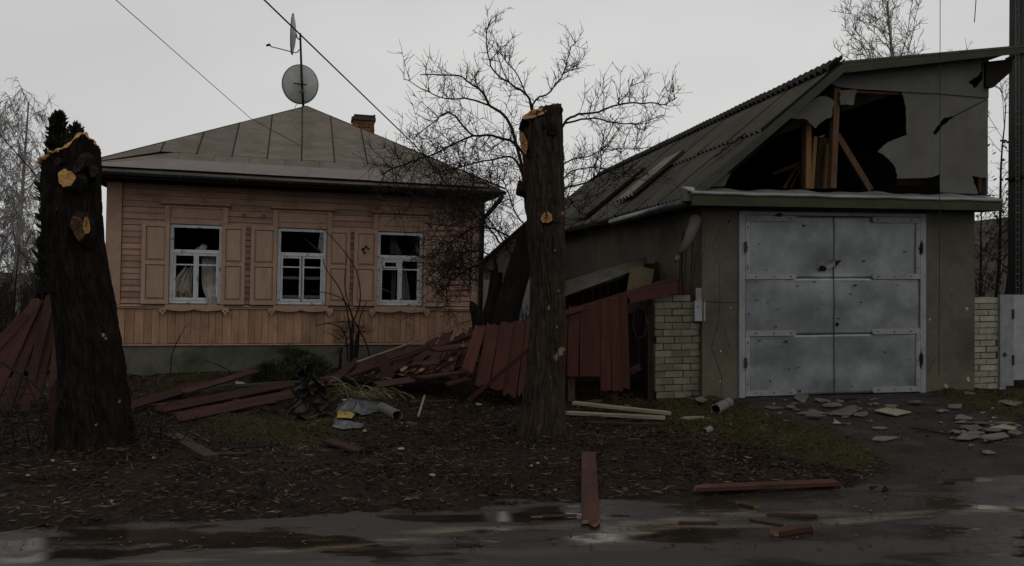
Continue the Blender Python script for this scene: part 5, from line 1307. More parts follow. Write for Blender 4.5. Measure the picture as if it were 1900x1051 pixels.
# ------------------------------------------------------------------ sawn off street trees
t_top = {}
def trunk(name, label, Yd, prof, top_fn, barkmat, amp=.022, seed=1, NT=264, NH=270, flare=.10):
    ys = [p[0] for p in prof]; ls = [p[1] for p in prof]; rs_ = [p[2] for p in prof]
    base = at((ls[-1] + rs_[-1]) / 2, ys[-1], Yd); zb = gzf(base.x, base.y) - .12
    t_ = thing(name, label, 'tree stump', (base.x, base.y, zb + .12))
    z_of = lambda y: CH + (HY - y) / F * Yd
    zs = [z_of(y) for y in ys]; cs = [((l + r) / 2 - CX) / F * Yd for l, r in zip(ls, rs_)]; rr = [(r - l) / 2 / F * Yd * math.cos(math.atan(((l + r) / 2 - CX) / F)) for l, r in zip(ls, rs_)]
    zi, ci, ri = zs[::-1], cs[::-1], rr[::-1]
    th = np.linspace(0, 2 * np.pi, NT, endpoint=False); hh = np.linspace(0, 1, NH) 
    TH, HH = np.meshgrid(th, hh)
    # first guess of the top height per angle from the cut plane
    ztop = np.zeros(NT)
    for k, a in enumerate(th):
        xx = math.cos(a); yy = math.sin(a); ztop[k] = z_of(top_fn(xx, yy)) + .012 * math.sin(7 * a + seed) + .008 * math.sin(17 * a)
    ZZ = zb + (ztop[None, :] - zb) * HH
    C = np.interp(ZZ, zi, ci); Rr = np.interp(ZZ, zi, ri)
    lowz = np.clip(1 - (ZZ - zb) / .5, 0, 1)
    Rr = Rr * (1 + flare * lowz ** 2 * (.6 + .6 * np.cos(3 * TH + seed) + .3 * np.cos(5 * TH)))
    # furrowed bark: ridges run up the trunk, wander and fork
    u = np.cos(TH); v_ = np.sin(TH)
    warp = (fbm(TH * 3 + 40, ZZ * 1.6, 3, seed) - .45) * 1.1
    nr_ = 34
    Rr = Rr - .016
    rid = np.abs(np.sin((TH + warp * .28) * nr_ / 2 + 1.6 * (fbm(np.cos(TH) * 3 + 9, ZZ * 2.2 + np.sin(TH) * 3, 3, seed + 9) - .45) * 6))
    brk = fbm(np.cos(TH) * 9 + 50, ZZ * 9 + np.sin(TH) * 9, 3, seed + 5); brk = np.clip((brk - .30) * 4.5, .0, 1.0)
    big = fbm(np.cos(TH) * 2 + 20, ZZ * 1.4 + np.sin(TH) * 2, 3, seed + 3) - .45
    disp = amp * (rid ** .7 * (.45 + .75 * brk) - .45) + .03 * big
    RR_ = Rr + disp
    Xv = C + RR_ * np.cos(TH) - base.x; Yv = Yd - base.y + RR_ * np.sin(TH); Zv = ZZ - (zb + .12)
    v = np.stack([Xv.ravel(), Yv.ravel(), Zv.ravel()], 1)
    I = np.arange(NT * NH).reshape(NH, NT)
    f = np.stack([I[:-1], np.roll(I[:-1], -1, 1), np.roll(I[1:], -1, 1), I[1:]], -1).reshape(-1, 4)
    me = np_mesh('bark', v, f, barkmat, False)
    o = bpy.data.objects.new('bark', me); COL.objects.link(o); o.parent = t_
    # cut top: rings of sawn wood, slightly rough
    topv = v.reshape(NH, NT, 3)[-1]; c = topv.mean(0); o2 = MB(); rings = 8
    for r_ in range(rings):
        q = 1 - r_ / rings
        for k in range(NT):
            p = c + (topv[k] - c) * q; o2.v.append((p[0], p[1], p[2] + .006 + (.014 * (vnoise(p[0] * 16, p[1] * 16, seed) - .5) if r_ else 0)))
    o2.v.append((c[0], c[1], c[2] + .006))
    for r_ in range(rings - 1):
        for k in range(NT):
            a = r_ * NT + k; b_ = r_ * NT + (k + 1) % NT; o2.f.append((a, b_, b_ + NT, a + NT)); o2.m.append(0)
    for k in range(NT): o2.f.append(((rings - 1) * NT + k, (rings - 1) * NT + (k + 1) % NT, rings * NT)); o2.m.append(0)
    o2.build('cut_top', M['cutwood'] if barkmat is M['bark2'] else M['cutwood_dark'], t_)
    t_top[name] = topv + np.array([base.x, base.y, zb + .12]); return t_, base, zb + .12
def limb_cut(t_, root, Yd, px_, py_, rw, rh, nrm, mt='cutwood', stub=.10, seed=0, back=.10, rot=0.0, tilt=None):
    """stub of a sawn limb: bark collar and a wood face with wobbly outline; px_, py_ is the face centre"""
    rs = random.Random(seed); c = at(px_, py_, Yd) - Vector(root); n_ = Vector(nrm).normalized()
    a = n_.cross(Vector((0, 0, 1))); a = (a if a.length > .1 else Vector((1, 0, 0))).normalized(); b_ = a.cross(n_); 
    if b_.z < 0: b_ = -b_
    ca, sa = math.cos(rot), math.sin(rot); a, b_ = a * ca + b_ * sa, b_ * ca - a * sa
    N = 28; ph = [rs.uniform(0, 6.28) for _ in range(3)]
    def wob(t): return 1 + .14 * math.sin(2 * t + ph[0]) + .07 * math.sin(3 * t + ph[1]) + .06 * math.sin(7 * t + ph[2])
    ring = [[], [], [], []]
    for j in range(N):
        t = 6.2832 * j / N; w_ = wob(t); dv = a * math.cos(t) * rw * w_ + b_ * math.sin(t) * rh * w_
        ring[0].append(c + dv * .90 + n_ * .004); ring[1].append(c + dv * 1.02 - n_ * .004 + n_ * rs.uniform(-.006, .006)); ring[2].append(c + dv * 1.10 - n_ * stub * .5); ring[3].append(c + dv * 1.45 - n_ * (stub + back))
    col_ = MB(); col_.v = [tuple(p) for r_ in ring for p in r_]
    for r_ in range(3):
        for j in range(N): col_.f.append((r_ * N + j, r_ * N + (j + 1) % N, (r_ + 1) * N + (j + 1) % N, (r_ + 1) * N + j)); col_.m.append(0)
    cl = col_.build('limb_collar', M['bark2'], t_)
    fc = MB(); K = 5
    for r_ in range(K):
        q = 1 - r_ / K
        for j in range(N): p = c + (ring[0][j] - c) * q; fc.v.append(tuple(p + n_ * (.004 + (rs.uniform(-.006, .006) if r_ else 0))))
    fc.v.append(tuple(c + n_ * .004))
    for r_ in range(K - 1):
        for j in range(N):
            p, q = r_ * N + j, r_ * N + (j + 1) % N; fc.f.append((p, q, q + N, p + N)); fc.m.append(0)
    for j in range(N): fc.f.append(((K - 1) * N + j, (K - 1) * N + (j + 1) % N, K * N)); fc.m.append(0)
    fc.build('cut_face', M[mt], cl)
# left trunk: cut slopes up from left to a peak right of centre
profA = [(240, 80, 190), (270, 78, 190), (330, 77, 190), (400, 78, 193), (450, 82, 197), (500, 88, 204), (550, 95, 213), (600, 100, 221), (650, 106, 229), (700, 108, 236), (750, 108, 243), (800, 105, 250), (835, 100, 256)]
def topA(cx_, cy_):       # photo row of the cut for a point at angle (cx_, cy_)
    x = 134 + 48 * cx_ + 28 * cy_      # the near rim projects further left than the far rim
    y = np.interp(x, [76, 100, 125, 150, 162, 175, 190], [300, 284, 268, 251, 250, 262, 284])
    return 510 - (510 - y) * (1 + .034 * cy_) - 3 * cy_
tA, bA, zA = trunk('sawn_tree_trunk', 'thick black sawn off tree trunk at left with slanting cut top', 7.10, profA, topA, M['bark2'], .030, 1, flare=.07)
rootA = Vector((bA.x, bA.y, zA)); YA = 7.10
limb_cut(tA, rootA, YA - .262, 124, 331, .085, .098, (-.12, -1, .15), 'cutwood', .02, 1, .06)
limb_cut(tA, rootA, YA - .275, 146, 423, .075, .115, (-.05, -1, .02), 'cutwood_dark', .03, 2, .06, -.1)
limb_cut(tA, rootA, YA - .275, 161, 419, .026, .10, (.4, -1, .1), 'cutwood', .02, 3, .05, -.05)
limb_cut(tA, rootA, YA - .235, 106, 300, .05, .04, (-.4, -1, .1), 'bark', .04, 4)
limb_cut(tA, rootA, YA - .258, 147, 305, .045, .085, (.2, -1, .0), 'bark', .05, 5, rot=.3)
limb_cut(tA, rootA, YA - .20, 173, 318, .04, .05, (.6, -1, .0), 'bark', .03, 6)
limb_cut(tA, rootA, YA - .235, 102, 388, .05, .035, (-.4, -1, .1), 'bark', .04, 7)
# bright torn lip of wood along the slanting cut
lip = MB(); tv = t_top['sawn_tree_trunk'] ; n_ = len(tv); PL = []
for k in range(int(n_ * .47), int(n_ * .77), 3):
    q = Vector(tv[k]) - rootA; PL.append(q + Vector((q.x * .03, q.y * .03 - .006, .008 + .008 * math.sin(k * .9))))
lip.tube(PL, [.006 + .016 * math.sin(math.pi * min(1, (i + .5) / len(PL))) * U(.6, 1.2) for i in range(len(PL))], 6); lip.build('torn_lip', M['cutwood'], tA)
# hacked splinters on the bark
for i, (px_, py_, Yo, r_) in enumerate(((192, 622, -.36, .018), (196, 628, -.36, .013), (178, 788, -.42, .012), (222, 745, -.30, .016))):
    c = at(px_, py_, YA + Yo + .06) - rootA
    MB().plate([c + Vector((U(-r_, 0), 0, U(0, r_))), c + Vector((U(0, r_), 0, U(0, r_))), c + Vector((U(0, r_), -.01, -r_)), c + Vector((-r_ * .4, -.01, -r_ * .5))], (0, .02, 0)).build('bark_splinter', M['raw'], tA)
# middle trunk
profB = [(185, 964, 1043), (215, 964, 1043), (250, 966, 1045), (300, 972, 1046), (340, 974, 1047), (400, 976, 1047), (500, 985, 1047), (600, 984, 1048), (680, 977, 1049), (750, 968, 1049), (790, 961, 1050), (815, 958, 1052)]
def topB(cx_, cy_):
    x = 1003 + 40 * cx_
    return np.interp(x, [962, 972, 985, 1000, 1015, 1030, 1043], [232, 222, 210, 203, 198, 194, 197]) + 9 * cy_ * -1
tB, bB, zB = trunk('sawn_tree_trunk', 'slender sawn off tree trunk with orange cuts in the middle', 7.70, profB, topB, M['bark'], .030, 4, 264, 270, flare=.06)
rootB = Vector((bB.x, bB.y, zB)); YB = 7.70
limb_cut(tB, rootB, YB - .185, 992, 212, .125, .062, (-.3, -1, .65), 'cutwood', .05, 11, .06, rot=-.22)
limb_cut(tB, rootB, YB - .12, 972, 265, .052, .125, (-.75, -.8, -.1), 'cutwood', .06, 12, .06, rot=-.35)
limb_cut(tB, rootB, YB - .19, 1014, 404, .055, .075, (-.10, -1, .2), 'cutwood', .03, 13, .08, rot=.3)
limb_cut(tB, rootB, YB - .17, 1030, 402, .05, .07, (.45, -1, .0), 'bark', .03, 14, .06)
limb_cut(tB, rootB, YB - .20, 1022, 240, .07, .06, (.3, -1, .1), 'bark2', .04, 15, .06)
limb_cut(tB, rootB, YB - .05, 961, 350, .04, .075, (-1, -.2, .15), 'bark', .10, 16, .08)
limb_cut(tB, rootB, YB - .06, 1038, 203, .05, .05, (.5, -.6, .6), 'bark2', .04, 17, .06)
for i, (px_, py_, r_) in enumerate(((1040, 655, .05), (1032, 664, .03), (1045, 648, .035), (1018, 572, .022), (1036, 540, .014), (1033, 608, .022), (1030, 465, .014), (1022, 700, .02), (1020, 718, .018), (1044, 396, .022))):
    dx = (px_ - 1013) / 38; c = at(px_, py_, YB - .195 * math.sqrt(max(.02, 1 - min(1, dx * dx)))) - rootB
    MB().plate([c + Vector((-r_ * U(.3, 1), 0, r_ * U(.2, .8))), c + Vector((r_ * U(.2, .6), .01, r_ * U(.6, 1.3))), c + Vector((r_ * U(.4, .9), .02, -r_ * U(.2, .8))), c + Vector((-r_ * U(.1, .5), 0, -r_ * U(.5, 1.2)))], (.0, .02, 0)).build('bark_splinter', M['raw'], tB)
for P in ([(982, 222), (984, 240), (983, 255)], [(992, 235), (998, 250), (1001, 266)], [(1040, 200), (1022, 206), (1020, 222), (1030, 235)]):
    MB().tube(smoothpath([at(*q, YB - .25) - rootB for q in P], 4), .006, 4).build('shoot', M['twig'], tB)

# ------------------------------------------------------------------ branches
def rvec(): 
    while 1:
        v = Vector((U(-1, 1), U(-1, 1), U(-1, 1)))
        if .05 < v.length < 1: return v.normalized()
def curve(p, d, L, n, wob, up=0.0):
    P = [p.copy()]; d = d.normalized()
    for i in range(n):
        d = (d + rvec() * wob + Vector((0, 0, up))).normalized(); P.append(P[-1] + d * (L / n))
    return P
def twigs(mb, P, r, L, dens, level, up, wob=.22, droop=0.0, nseg=5, spread=.9, minr=.0044):
    """side shoots along polyline P"""
    tot = sum((P[i + 1] - P[i]).length for i in range(len(P) - 1)); k = max(1, int(tot * dens))
    for _ in range(k):
        q = random.random() ** .8 * (len(P) - 1); i = min(int(q), len(P) - 2); p = P[i].lerp(P[i + 1], q - i)
        t = (P[i + 1] - P[i]).normalized(); s = rvec(); s = (s - t * s.dot(t)).normalized()
        d = t * U(.15, .7) + s * spread + Vector((0, 0, up * U(.2, 1.3)))
        l = L * U(.35, 1.25); C = curve(p, d, l, nseg, wob, (up - droop) * .12)
        r0 = max(minr, r * U(.5, .9)); mb.tube(C, [max(minr * .6, r0 * (1 - .75 * j / nseg)) for j in range(nseg + 1)], 3 if level == 0 else 4, False)
        if level > 0: twigs(mb, C, r0 * .6, L * .5, dens * 1.35, level - 1, up, wob, droop, 4, spread, minr)
# fruit tree behind the middle trunk; main limbs traced, depth given to each
ftb = at(905, 715, 11.0); ftb.z = gzf(ftb.x, ftb.y)
ft = thing('fruit_tree', 'bare gnarled fruit tree with spreading twigs behind the middle trunk', 'tree', tuple(ftb))
def T(P, Y0, Y1): return [at(x, y, Y0 + (Y1 - Y0) * i / (len(P) - 1)) - ftb for i, (x, y) in enumerate(P)]
tr_ = MB()
tk = smoothpath(T([(905, 735), (908, 650), (905, 600), (915, 560), (922, 505)], 11, 11), 5); tr_.tube(tk, [.15 - .065 * i / len(tk) for i in range(len(tk))], 9)
tk2 = smoothpath(T([(930, 740), (932, 640), (940, 580), (957, 520), (975, 460), (988, 420)], 11, 10.7), 5); tr_.tube(tk2, [.24 - .10 * i / len(tk2) for i in range(len(tk2))], 10)
tr_.tube(T([(890, 610), (885, 585), (878, 568), (874, 560)], 10.8, 10.7), [.10, .09, .06, .02], 7)
tr_.build('trunk', M['bark2'], ft)
limbs = [([(922, 505), (918, 480), (928, 455), (950, 442), (985, 440)], 11, 10.8, .05), ([(914, 503), (895, 497), (879, 495), (847, 513), (809, 548)], 11, 11.4, .035),
         ([(985, 425), (975, 380), (969, 329), (951, 294), (909, 296), (856, 311), (800, 322)], 10.7, 10.2, .035),
         ([(988, 420), (985, 340), (963, 273), (923, 255), (877, 253), (810, 283), (750, 305), (710, 322)], 10.7, 9.9, .04),
         ([(877, 253), (845, 216), (828, 210), (803, 230), (772, 252)], 10.1, 9.8, .022),
         ([(980, 380), (951, 238), (909, 195), (893, 169), (867, 150), (842, 140), (780, 140)], 10.7, 11.2, .04),
         ([(909, 195), (870, 183), (835, 185), (793, 169), (750, 146)], 10.9, 10.4, .024),
         ([(990, 400), (994, 290), (986, 197), (969, 171), (944, 153), (915, 130), (905, 97), (902, 62), (914, 32)], 10.7, 11.3, .035),
         ([(944, 153), (925, 108), (930, 88)], 11, 11.2, .014), ([(986, 197), (960, 140), (935, 110), (928, 90)], 11, 10.6, .018),
         ([(990, 380), (1000, 280), (988, 195), (1021, 171), (1046, 135), (1057, 93), (1068, 80)], 10.7, 10.9, .028), ([(1046, 135), (1062, 128), (1080, 105)], 10.9, 11, .014),
         ([(1000, 400), (1020, 300), (1046, 230), (1074, 213), (1113, 208), (1145, 194), (1205, 192), (1233, 195), (1255, 181)], 10.7, 10.9, .036),
         ([(1046, 230), (1092, 220), (1138, 227), (1176, 231), (1185, 240), (1198, 242)], 10.8, 10.6, .024), ([(1145, 194), (1165, 172), (1172, 148)], 10.9, 11, .014),
         ([(1000, 420), (1025, 340), (1046, 303), (1092, 290), (1128, 277), (1183, 276)], 10.7, 11, .026), ([(1005, 420), (1046, 354), (1078, 343), (1110, 322), (1118, 270), (1145, 220)], 10.7, 10.9, .028),
         ([(1005, 430), (1046, 330), (1110, 312), (1150, 330), (1165, 315)], 10.7, 10.5, .02), ([(1000, 440), (1046, 370), (1068, 386), (1085, 400)], 10.7, 10.6, .016),
         ([(950, 442), (925, 430), (890, 420), (850, 440), (825, 470)], 10.9, 11.6, .026), ([(930, 455), (905, 420), (880, 380), (850, 350), (815, 330)], 10.9, 11.3, .026),
         ([(918, 480), (890, 465), (860, 470), (835, 500), (800, 540)], 11, 11.5, .022), ([(960, 500), (930, 440), (900, 400), (870, 405), (835, 395)], 11, 11.6, .022),
         ([(985, 430), (960, 400), (940, 350), (925, 330), (905, 345)], 10.7, 10.2, .02), ([(975, 460), (1000, 420), (1040, 400)], 10.7, 10.4, .02)]
br_ = MB(); fine = MB(); random.seed(21)
for P, Y0, Y1, r0 in limbs:
    C = smoothpath(T(P, Y0, Y1), 4); C = [c + rvec() * .012 for c in C]
    br_.tube(C, [max(.006, r0 * .66 * (1 - .75 * i / len(C))) for i in range(len(C))], 5)
    low = P[-1][1] > 300
    twigs(fine, C[len(C) // 6:], .008, .30 if min(q[1] for q in P) < 100 else .40, 15, 1, .55 if not low else .25, .2)
    if low: twigs(fine, C[len(C) // 4:], .007, .62, 11, 1, .0, .28, .3)
br_.build('limbs', M['twig'], ft)
# tangle in front of the house corner
for _ in range(44):
    p = at(U(800, 880), U(420, 520), U(11.2, 11.8)) - ftb; twigs(fine, curve(p, rvec(), .6, 5, .3), .006, .4, 9, 1, .0, .3)
for _ in range(56):
    p = at(U(770, 930), U(300, 370), U(10.4, 11.6)) - ftb; twigs(fine, curve(p, rvec(), .7, 5, .3), .006, .45, 6, 1, -.1, .3)
tag(fine.build('twigs', M['twig'], ft), kind='stuff')
# rose canes in front of the house
rb = at(648, 672, 12.6); rb.z = 0
rose = thing('rose_bush', 'bare arching rose canes in front of the middle window', 'shrub', tuple(rb))
rm = MB()
for P in ([(650, 675), (648, 600), (632, 540), (605, 500), (600, 480)], [(655, 675), (652, 610), (668, 560), (660, 500), (620, 445), (590, 420)], [(652, 670), (655, 600), (640, 560), (610, 545), (575, 540)], [(660, 672), (665, 640), (660, 600), (600, 600)], [(690, 690), (680, 640), (655, 590), (640, 530), (645, 470)],
          [(645, 670), (640, 620), (618, 602), (585, 605)], [(655, 670), (662, 640), (668, 590), (680, 560)]):
    C = smoothpath([at(x, y, 12.5 - .05 * i) - rb for i, (x, y) in enumerate(P)], 5); rm.tube(C, [max(.006, .016 * (1 - .7 * i / len(C))) for i in range(len(C))], 5)
rm.tube([at(655, 690, 12.5) - rb, at(660, 650, 12.5) - rb, at(662, 620, 12.5) - rb], [.05, .04, .02], 6)
rm.tube([at(630, 690, 12.6) - rb, at(633, 645, 12.6) - rb], [.03, .02], 6)
rm.build('canes', M['twig'], rose)
rf2 = MB(); random.seed(5)
for _ in range(16): twigs(rf2, curve(at(U(615, 670), U(600, 650), 12.5) - rb, rvec(), .3, 4, .3), .006, .26, 12, 1, .1, .3)
tag(rf2.build('twigs', M['twig'], rose), kind='stuff')
# saplings standing before the plinth
for lb, P, Yd in (('single thin sapling before the left end of the house plinth', [(316, 700), (318, 665), (328, 635), (345, 605)], 12.0), ('low bare stem at the plinth below the first window', [(430, 690), (400, 676), (382, 670)], 12.1)):
    b_ = at(*P[0], Yd); b_.z = gzf(b_.x, b_.y)
    C = smoothpath([at(x, y, Yd) - b_ for x, y in P], 4); C[0] = Vector((0, 0, -.02)); o = MB().tube(C, [.011 * (1 - .6 * i / len(C)) for i in range(len(C))], 5); twigs(o, C, .005, .2, 8, 0, .3)
    o.build('sapling', M['twig'], origin=None, label=lb, cat='sapling').location = b_
# shoots around the foot of the left trunk
shb = gp(90, 840); shb.z = gzf(shb.x, shb.y)
sh = MB(); random.seed(11)
for _ in range(26):
    p = Vector((U(-.5, .35), U(-.25, .3), -.02)); C = curve(p, Vector((U(-.6, .6), U(-.4, .2), 1)), U(.3, .75), 6, .2, -.05); sh.tube(C, [.006 * (1 - .6 * i / 7) for i in range(7)], 4); twigs(sh, C, .004, .18, 8, 0, .1)
for P in ([(75, 870), (95, 845), (140, 838), (180, 835)], [(0, 672), (30, 690), (70, 720), (95, 760)], [(98, 838), (100, 780), (112, 740), (118, 720)]):
    sh.tube(smoothpath([at(x, y, shb.y - .2) - shb for x, y in P], 4), .010, 4)
sh.build('root_shoots', M['twig'], origin=None, label='dark twiggy shoots at the foot of the thick left trunk', cat='shrub').location = shb
shb2 = gp(262, 832); shb2.z = gzf(shb2.x, shb2.y); sh = MB()
for _ in range(24):
    p = Vector((U(-.35, .35), U(-.2, .2), -.02)); C = curve(p, Vector((U(-1, 1), U(-.6, .4), .7)), U(.2, .55), 5, .25, -.1); sh.tube(C, [.005 * (1 - .6 * i / 6) for i in range(6)], 4); twigs(sh, C, .004, .15, 9, 0, .1)
sh.build('root_shoots', M['twig'], origin=None, label='low dark brushwood right of the thick left trunk base', cat='brushwood').location = shb2
def ground_branch(lb, P, r, mt='twig', tw=5):
    Q = [gp(*q) for q in P]
    for q in Q: q.z = max(gzf(q.x, q.y), ROADZ if q.y < edge_y(q.x) else -1) + r + .01
    o = MB(); C = smoothpath(Q, 4); b_ = Q[0]; C = [c - b_ for c in C]; o.tube(C, [r * (1 - .4 * i / len(C)) for i in range(len(C))], 5)
    if tw: twigs(o, C, r * .5, .16, tw, 0, .1)
    o.build('fallen_branch', M[mt], origin=None, label=lb, cat='branch').location = b_
ground_branch('pale curved twig on the soil at the left edge', [(-10, 858), (20, 856), (55, 870)], .012, 'litter', 2)
ground_branch('dark twig on the soil left of the short red brown board', [(430, 832), (480, 828), (520, 820)], .010)
ground_branch('thin bare branch on the soil below the leaning panel', [(870, 740), (900, 770), (930, 800)], .008)
ground_branch('dark twig lying on driveway by the slate heap', [(1690, 797), (1740, 806), (1790, 812)], .008, 'twig', 2)
ground_branch('black twig at the far right of the driveway', [(1862, 790), (1885, 784), (1912, 775)], .014, 'twig', 3)

# ------------------------------------------------------------------ evergreens, straw, grass and litter
def needle_mass(mb, centers, n, size, rs, flat=1.0, up=.3, wf=.16):
    for _ in range(n):
        c, r = rs.choice(centers); d = Vector((rs.gauss(0, 1), rs.gauss(0, 1), rs.gauss(0, 1))).normalized() * (rs.random() ** .45)
        p = Vector((c[0] + d.x * r[0], c[1] + d.y * r[1], c[2] + d.z * r[2])); o = (d + Vector((rs.uniform(-.5, .5), rs.uniform(-.5, .5), rs.uniform(-.2, .6) + up))).normalized()
        s = o.orthogonal().normalized(); s = (s * math.cos(rs.random() * 6.28) + o.cross(s) * math.sin(rs.random() * 6.28)); L = size * rs.uniform(.6, 1.5); w_ = L * wf
        mb.add([p - s * w_, p + o * L * .5 - s * w_ * 1.2, p + o * L, p + o * L * .5 + s * w_ * 1.2, p + s * w_], [(0, 1, 2, 3, 4)])
rs = random.Random(77)
jb = at(540, 705, 11.6); jb.z = 0
jun = thing('juniper_shrub', 'low green juniper shrub in front of the house plinth', 'shrub', tuple(jb))
jm = MB(); ctr = []
for i in range(34):
    px_, py_ = rs.uniform(478, 600), rs.uniform(668, 704); c = at(px_, max(py_, 664 + abs(px_ - 552) * .35), 11.6 + rs.uniform(-.3, .4)) - jb; ctr.append(((c.x, c.y, max(c.z, .08)), (.14, .16, .07)))
for px_, py_ in ((530, 652), (548, 656), (560, 660), (575, 664), (590, 672), (545, 668), (560, 676)): c = at(px_, py_, 11.7) - jb; ctr.append((tuple(c), (.13, .13, .07)))
needle_mass(jm, ctr, 15000, .05, rs, up=.05, wf=.07)
tag(jm.build('foliage', M['juniper'], jun), kind='stuff')
js = MB()
for c, r in ctr[::2]: js.tube([(rs.uniform(-.1, .1), 0, 0), (c[0] * .6, c[1] * .6, c[2] * .7), c], [.02, .012, .006], 4)
js.build('stems', M['twig'], jun)
# bent straw clump
sb = gp(668, 735); sb.z = gzf(sb.x, sb.y); stw = MB()
for _ in range(170):
    p = Vector((rs.gauss(.0, .16), rs.gauss(.05, .1), 0)); a = rs.uniform(-.8, 1.2); L = rs.uniform(.3, .62); d = Vector((a, rs.uniform(-.5, .2), rs.uniform(.7, 1.2))).normalized(); P = [p]
    for j in range(6): d = (d + Vector((.08 * (1 if a > 0 else -1), -.03, -.30))).normalized(); P.append(P[-1] + d * L / 6); P[-1].z = max(P[-1].z, .01)
    w_ = .006
    for j in range(6):
        s = Vector((w_, 0, w_ * .5)); stw.add([P[j] - s, P[j] + s, P[j + 1] + s * .8, P[j + 1] - s * .8], [(0, 1, 2, 3)])
stw.build('straw_clump', M['straw'], origin=None, label='clump of bent dry straw grass before the fallen panel', cat='grass clump').location = sb
# columnar thujas behind the left trunk
def thuja(lb, px_, top, Yd, wpx, n, seed):
    rs = random.Random(seed); b_ = at(px_, 600, Yd); b_.z = 0; hgt = CH + (HY - top) / F * Yd; t_ = thing('thuja', lb, 'tree', tuple(b_)); mb = MB(); ctr = []
    rad = wpx / F * Yd / 2
    for i in range(60):
        h = (i + .5) / 60; q = min(1, (1 - h) * 3.2) ** .7 * (.85 + .3 * rs.random()); r = rad * q
        for k in range(3): a = rs.random() * 6.28; ctr.append(((r * .6 * math.cos(a), r * .6 * math.sin(a), hgt * h * .985), (r * .5 + .02, r * .5 + .02, .16 if h < .92 else .07)))
    needle_mass(mb, ctr, n, .14, rs, up=.8); tag(mb.build('foliage', M['thuja'], t_), kind='stuff')
    MB().tube([(0, 0, -.1), (0, 0, hgt * .5), (0, 0, hgt * .97)], [.08, .05, .01], 6).build('stem', M['bark2'], t_)
thuja('taller dark thuja column behind the thick left trunk', 108, 212, 15.5, 54, 10000, 1)
thuja('shorter thuja tip right of the taller one behind the left trunk', 141, 230, 16.5, 34, 4500, 2)
# birches far left
def bare_tree(name, lb, px_, top, Yd, r0, mt, twm, seed, droop, spread=.8, dens=2.6, crown=.25, group=None, tr_m=None, lean=0, cat='tree', minr=.006, lv=2, L=1.0):
    random.seed(seed); b_ = at(px_, 600, Yd); b_.z = 0; hgt = CH + (HY - top) / F * Yd; t_ = thing(name, lb, cat, tuple(b_), group=group)
    C = curve(Vector((0, 0, -.1)), Vector((lean, 0, 1)), hgt * .97, 12, .05, .05); MB().tube(C, [max(.01, r0 * (1 - .9 * i / 13)) for i in range(13)], 7).build('trunk', M[tr_m or mt], t_)
    br = MB(); fn = MB(); n = int(hgt * 3.2)
    for k in range(n):
        q = crown + (1 - crown) * (k + .5) / n; i = min(int(q * 12), 11); p = C[i].lerp(C[i + 1], q * 12 - i); a = random.random() * 6.28
        l = hgt * .30 * (1.25 - q) * U(.6, 1.2) * spread + .3
        D_ = curve(p, Vector((math.cos(a), math.sin(a), U(.7, 1.3))), l, 6, .14, .03 - droop * .06); br.tube(D_, [max(minr, r0 * .35 * (1.15 - q) * (1 - .8 * j / 7)) for j in range(7)], 4)
        twigs(fn, D_[1:], minr * 1.6, .55 * L, dens, lv - 1, .3 - droop, .2, droop, 5, .7, minr)
    br.build('limbs', M[twm], t_); tag(fn.build('twigs', M[twm], t_), kind='stuff')
bare_tree('birch', 'tall drooping birch standing far off at the left edge', 32, 165, 27, .12, 'birch', 'twighaze', 3, .9, .95, 11, .15, minr=.009, L=1.6)
bare_tree('birch', 'second bare birch partly outside the left edge', -45, 175, 30, .12, 'birch', 'twighaze', 4, .9, .95, 9.5, .15, minr=.010, L=1.6)
bare_tree('bare_tree', 'thin bare tree between the birch and the thuja', 78, 300, 24, .07, 'twighaze', 'twighaze', 14, .3, .9, 6.0, .15, minr=.007)
for i, (px_, top, Yd, lb) in enumerate(((20, 440, 17, 'bare thicket bush nearest the left edge'), (66, 462, 18.5, 'bare bush under the thuja column'), (-30, 420, 20, 'bush cut by the left edge behind the fence boards'))):
    bare_tree('bare_bush', lb, px_, top, Yd, .04, 'twig', 'twig', 30 + i, .1, 2.4, 8.0, .03, cat='bush', minr=.005, L=.8)
bare_tree('bare_tree', 'bare tree crown rising behind the garage roof', 1682, -20, 27, .16, 'twighaze', 'twighaze', 8, -.05, 1.5, 5.5, .42, minr=.011, L=1.3)
for i, (px_, top, Yd, lb) in enumerate(((1838, 170, 15.5, 'bare shrub between the garage wall and the utility pole'), (1860, 330, 14.5, 'low bare shrub above the yard gate'), (1815, 340, 18, 'bush behind the garage right of the gable'))):
    bare_tree('bare_bush', lb, px_, top, Yd, .05, 'twig', 'twig', 50 + i, .1, 1.7, 9.0, .08, cat='bush', minr=.005, L=.8, lean=(.1, .0, .05)[i])
# a few dead leaves still hanging on the shrub
lm = MB(); rs = random.Random(4); lb_ = at(1838, 500, 15.4)
for _ in range(160):
    p = at(rs.uniform(1812, 1880), rs.choice((rs.uniform(380, 540), rs.uniform(380, 540), rs.uniform(255, 380))), 15.2 + rs.uniform(-.4, .4)) - lb_; s = rs.uniform(.025, .06); o_ = Vector((rs.uniform(-1, 1), rs.uniform(-1, 1), rs.uniform(-1, 1))).normalized(); q = o_.orthogonal().normalized()
    lm.add([p - q * s, p + o_ * s * .7, p + q * s, p - o_ * s], [(0, 1, 2, 3)])
lm.build('dead_leaves', M['leaf'], origin=None, kind='stuff', label='curled dead leaves hanging on the shrub by the pole', cat='leaves').location = lb_
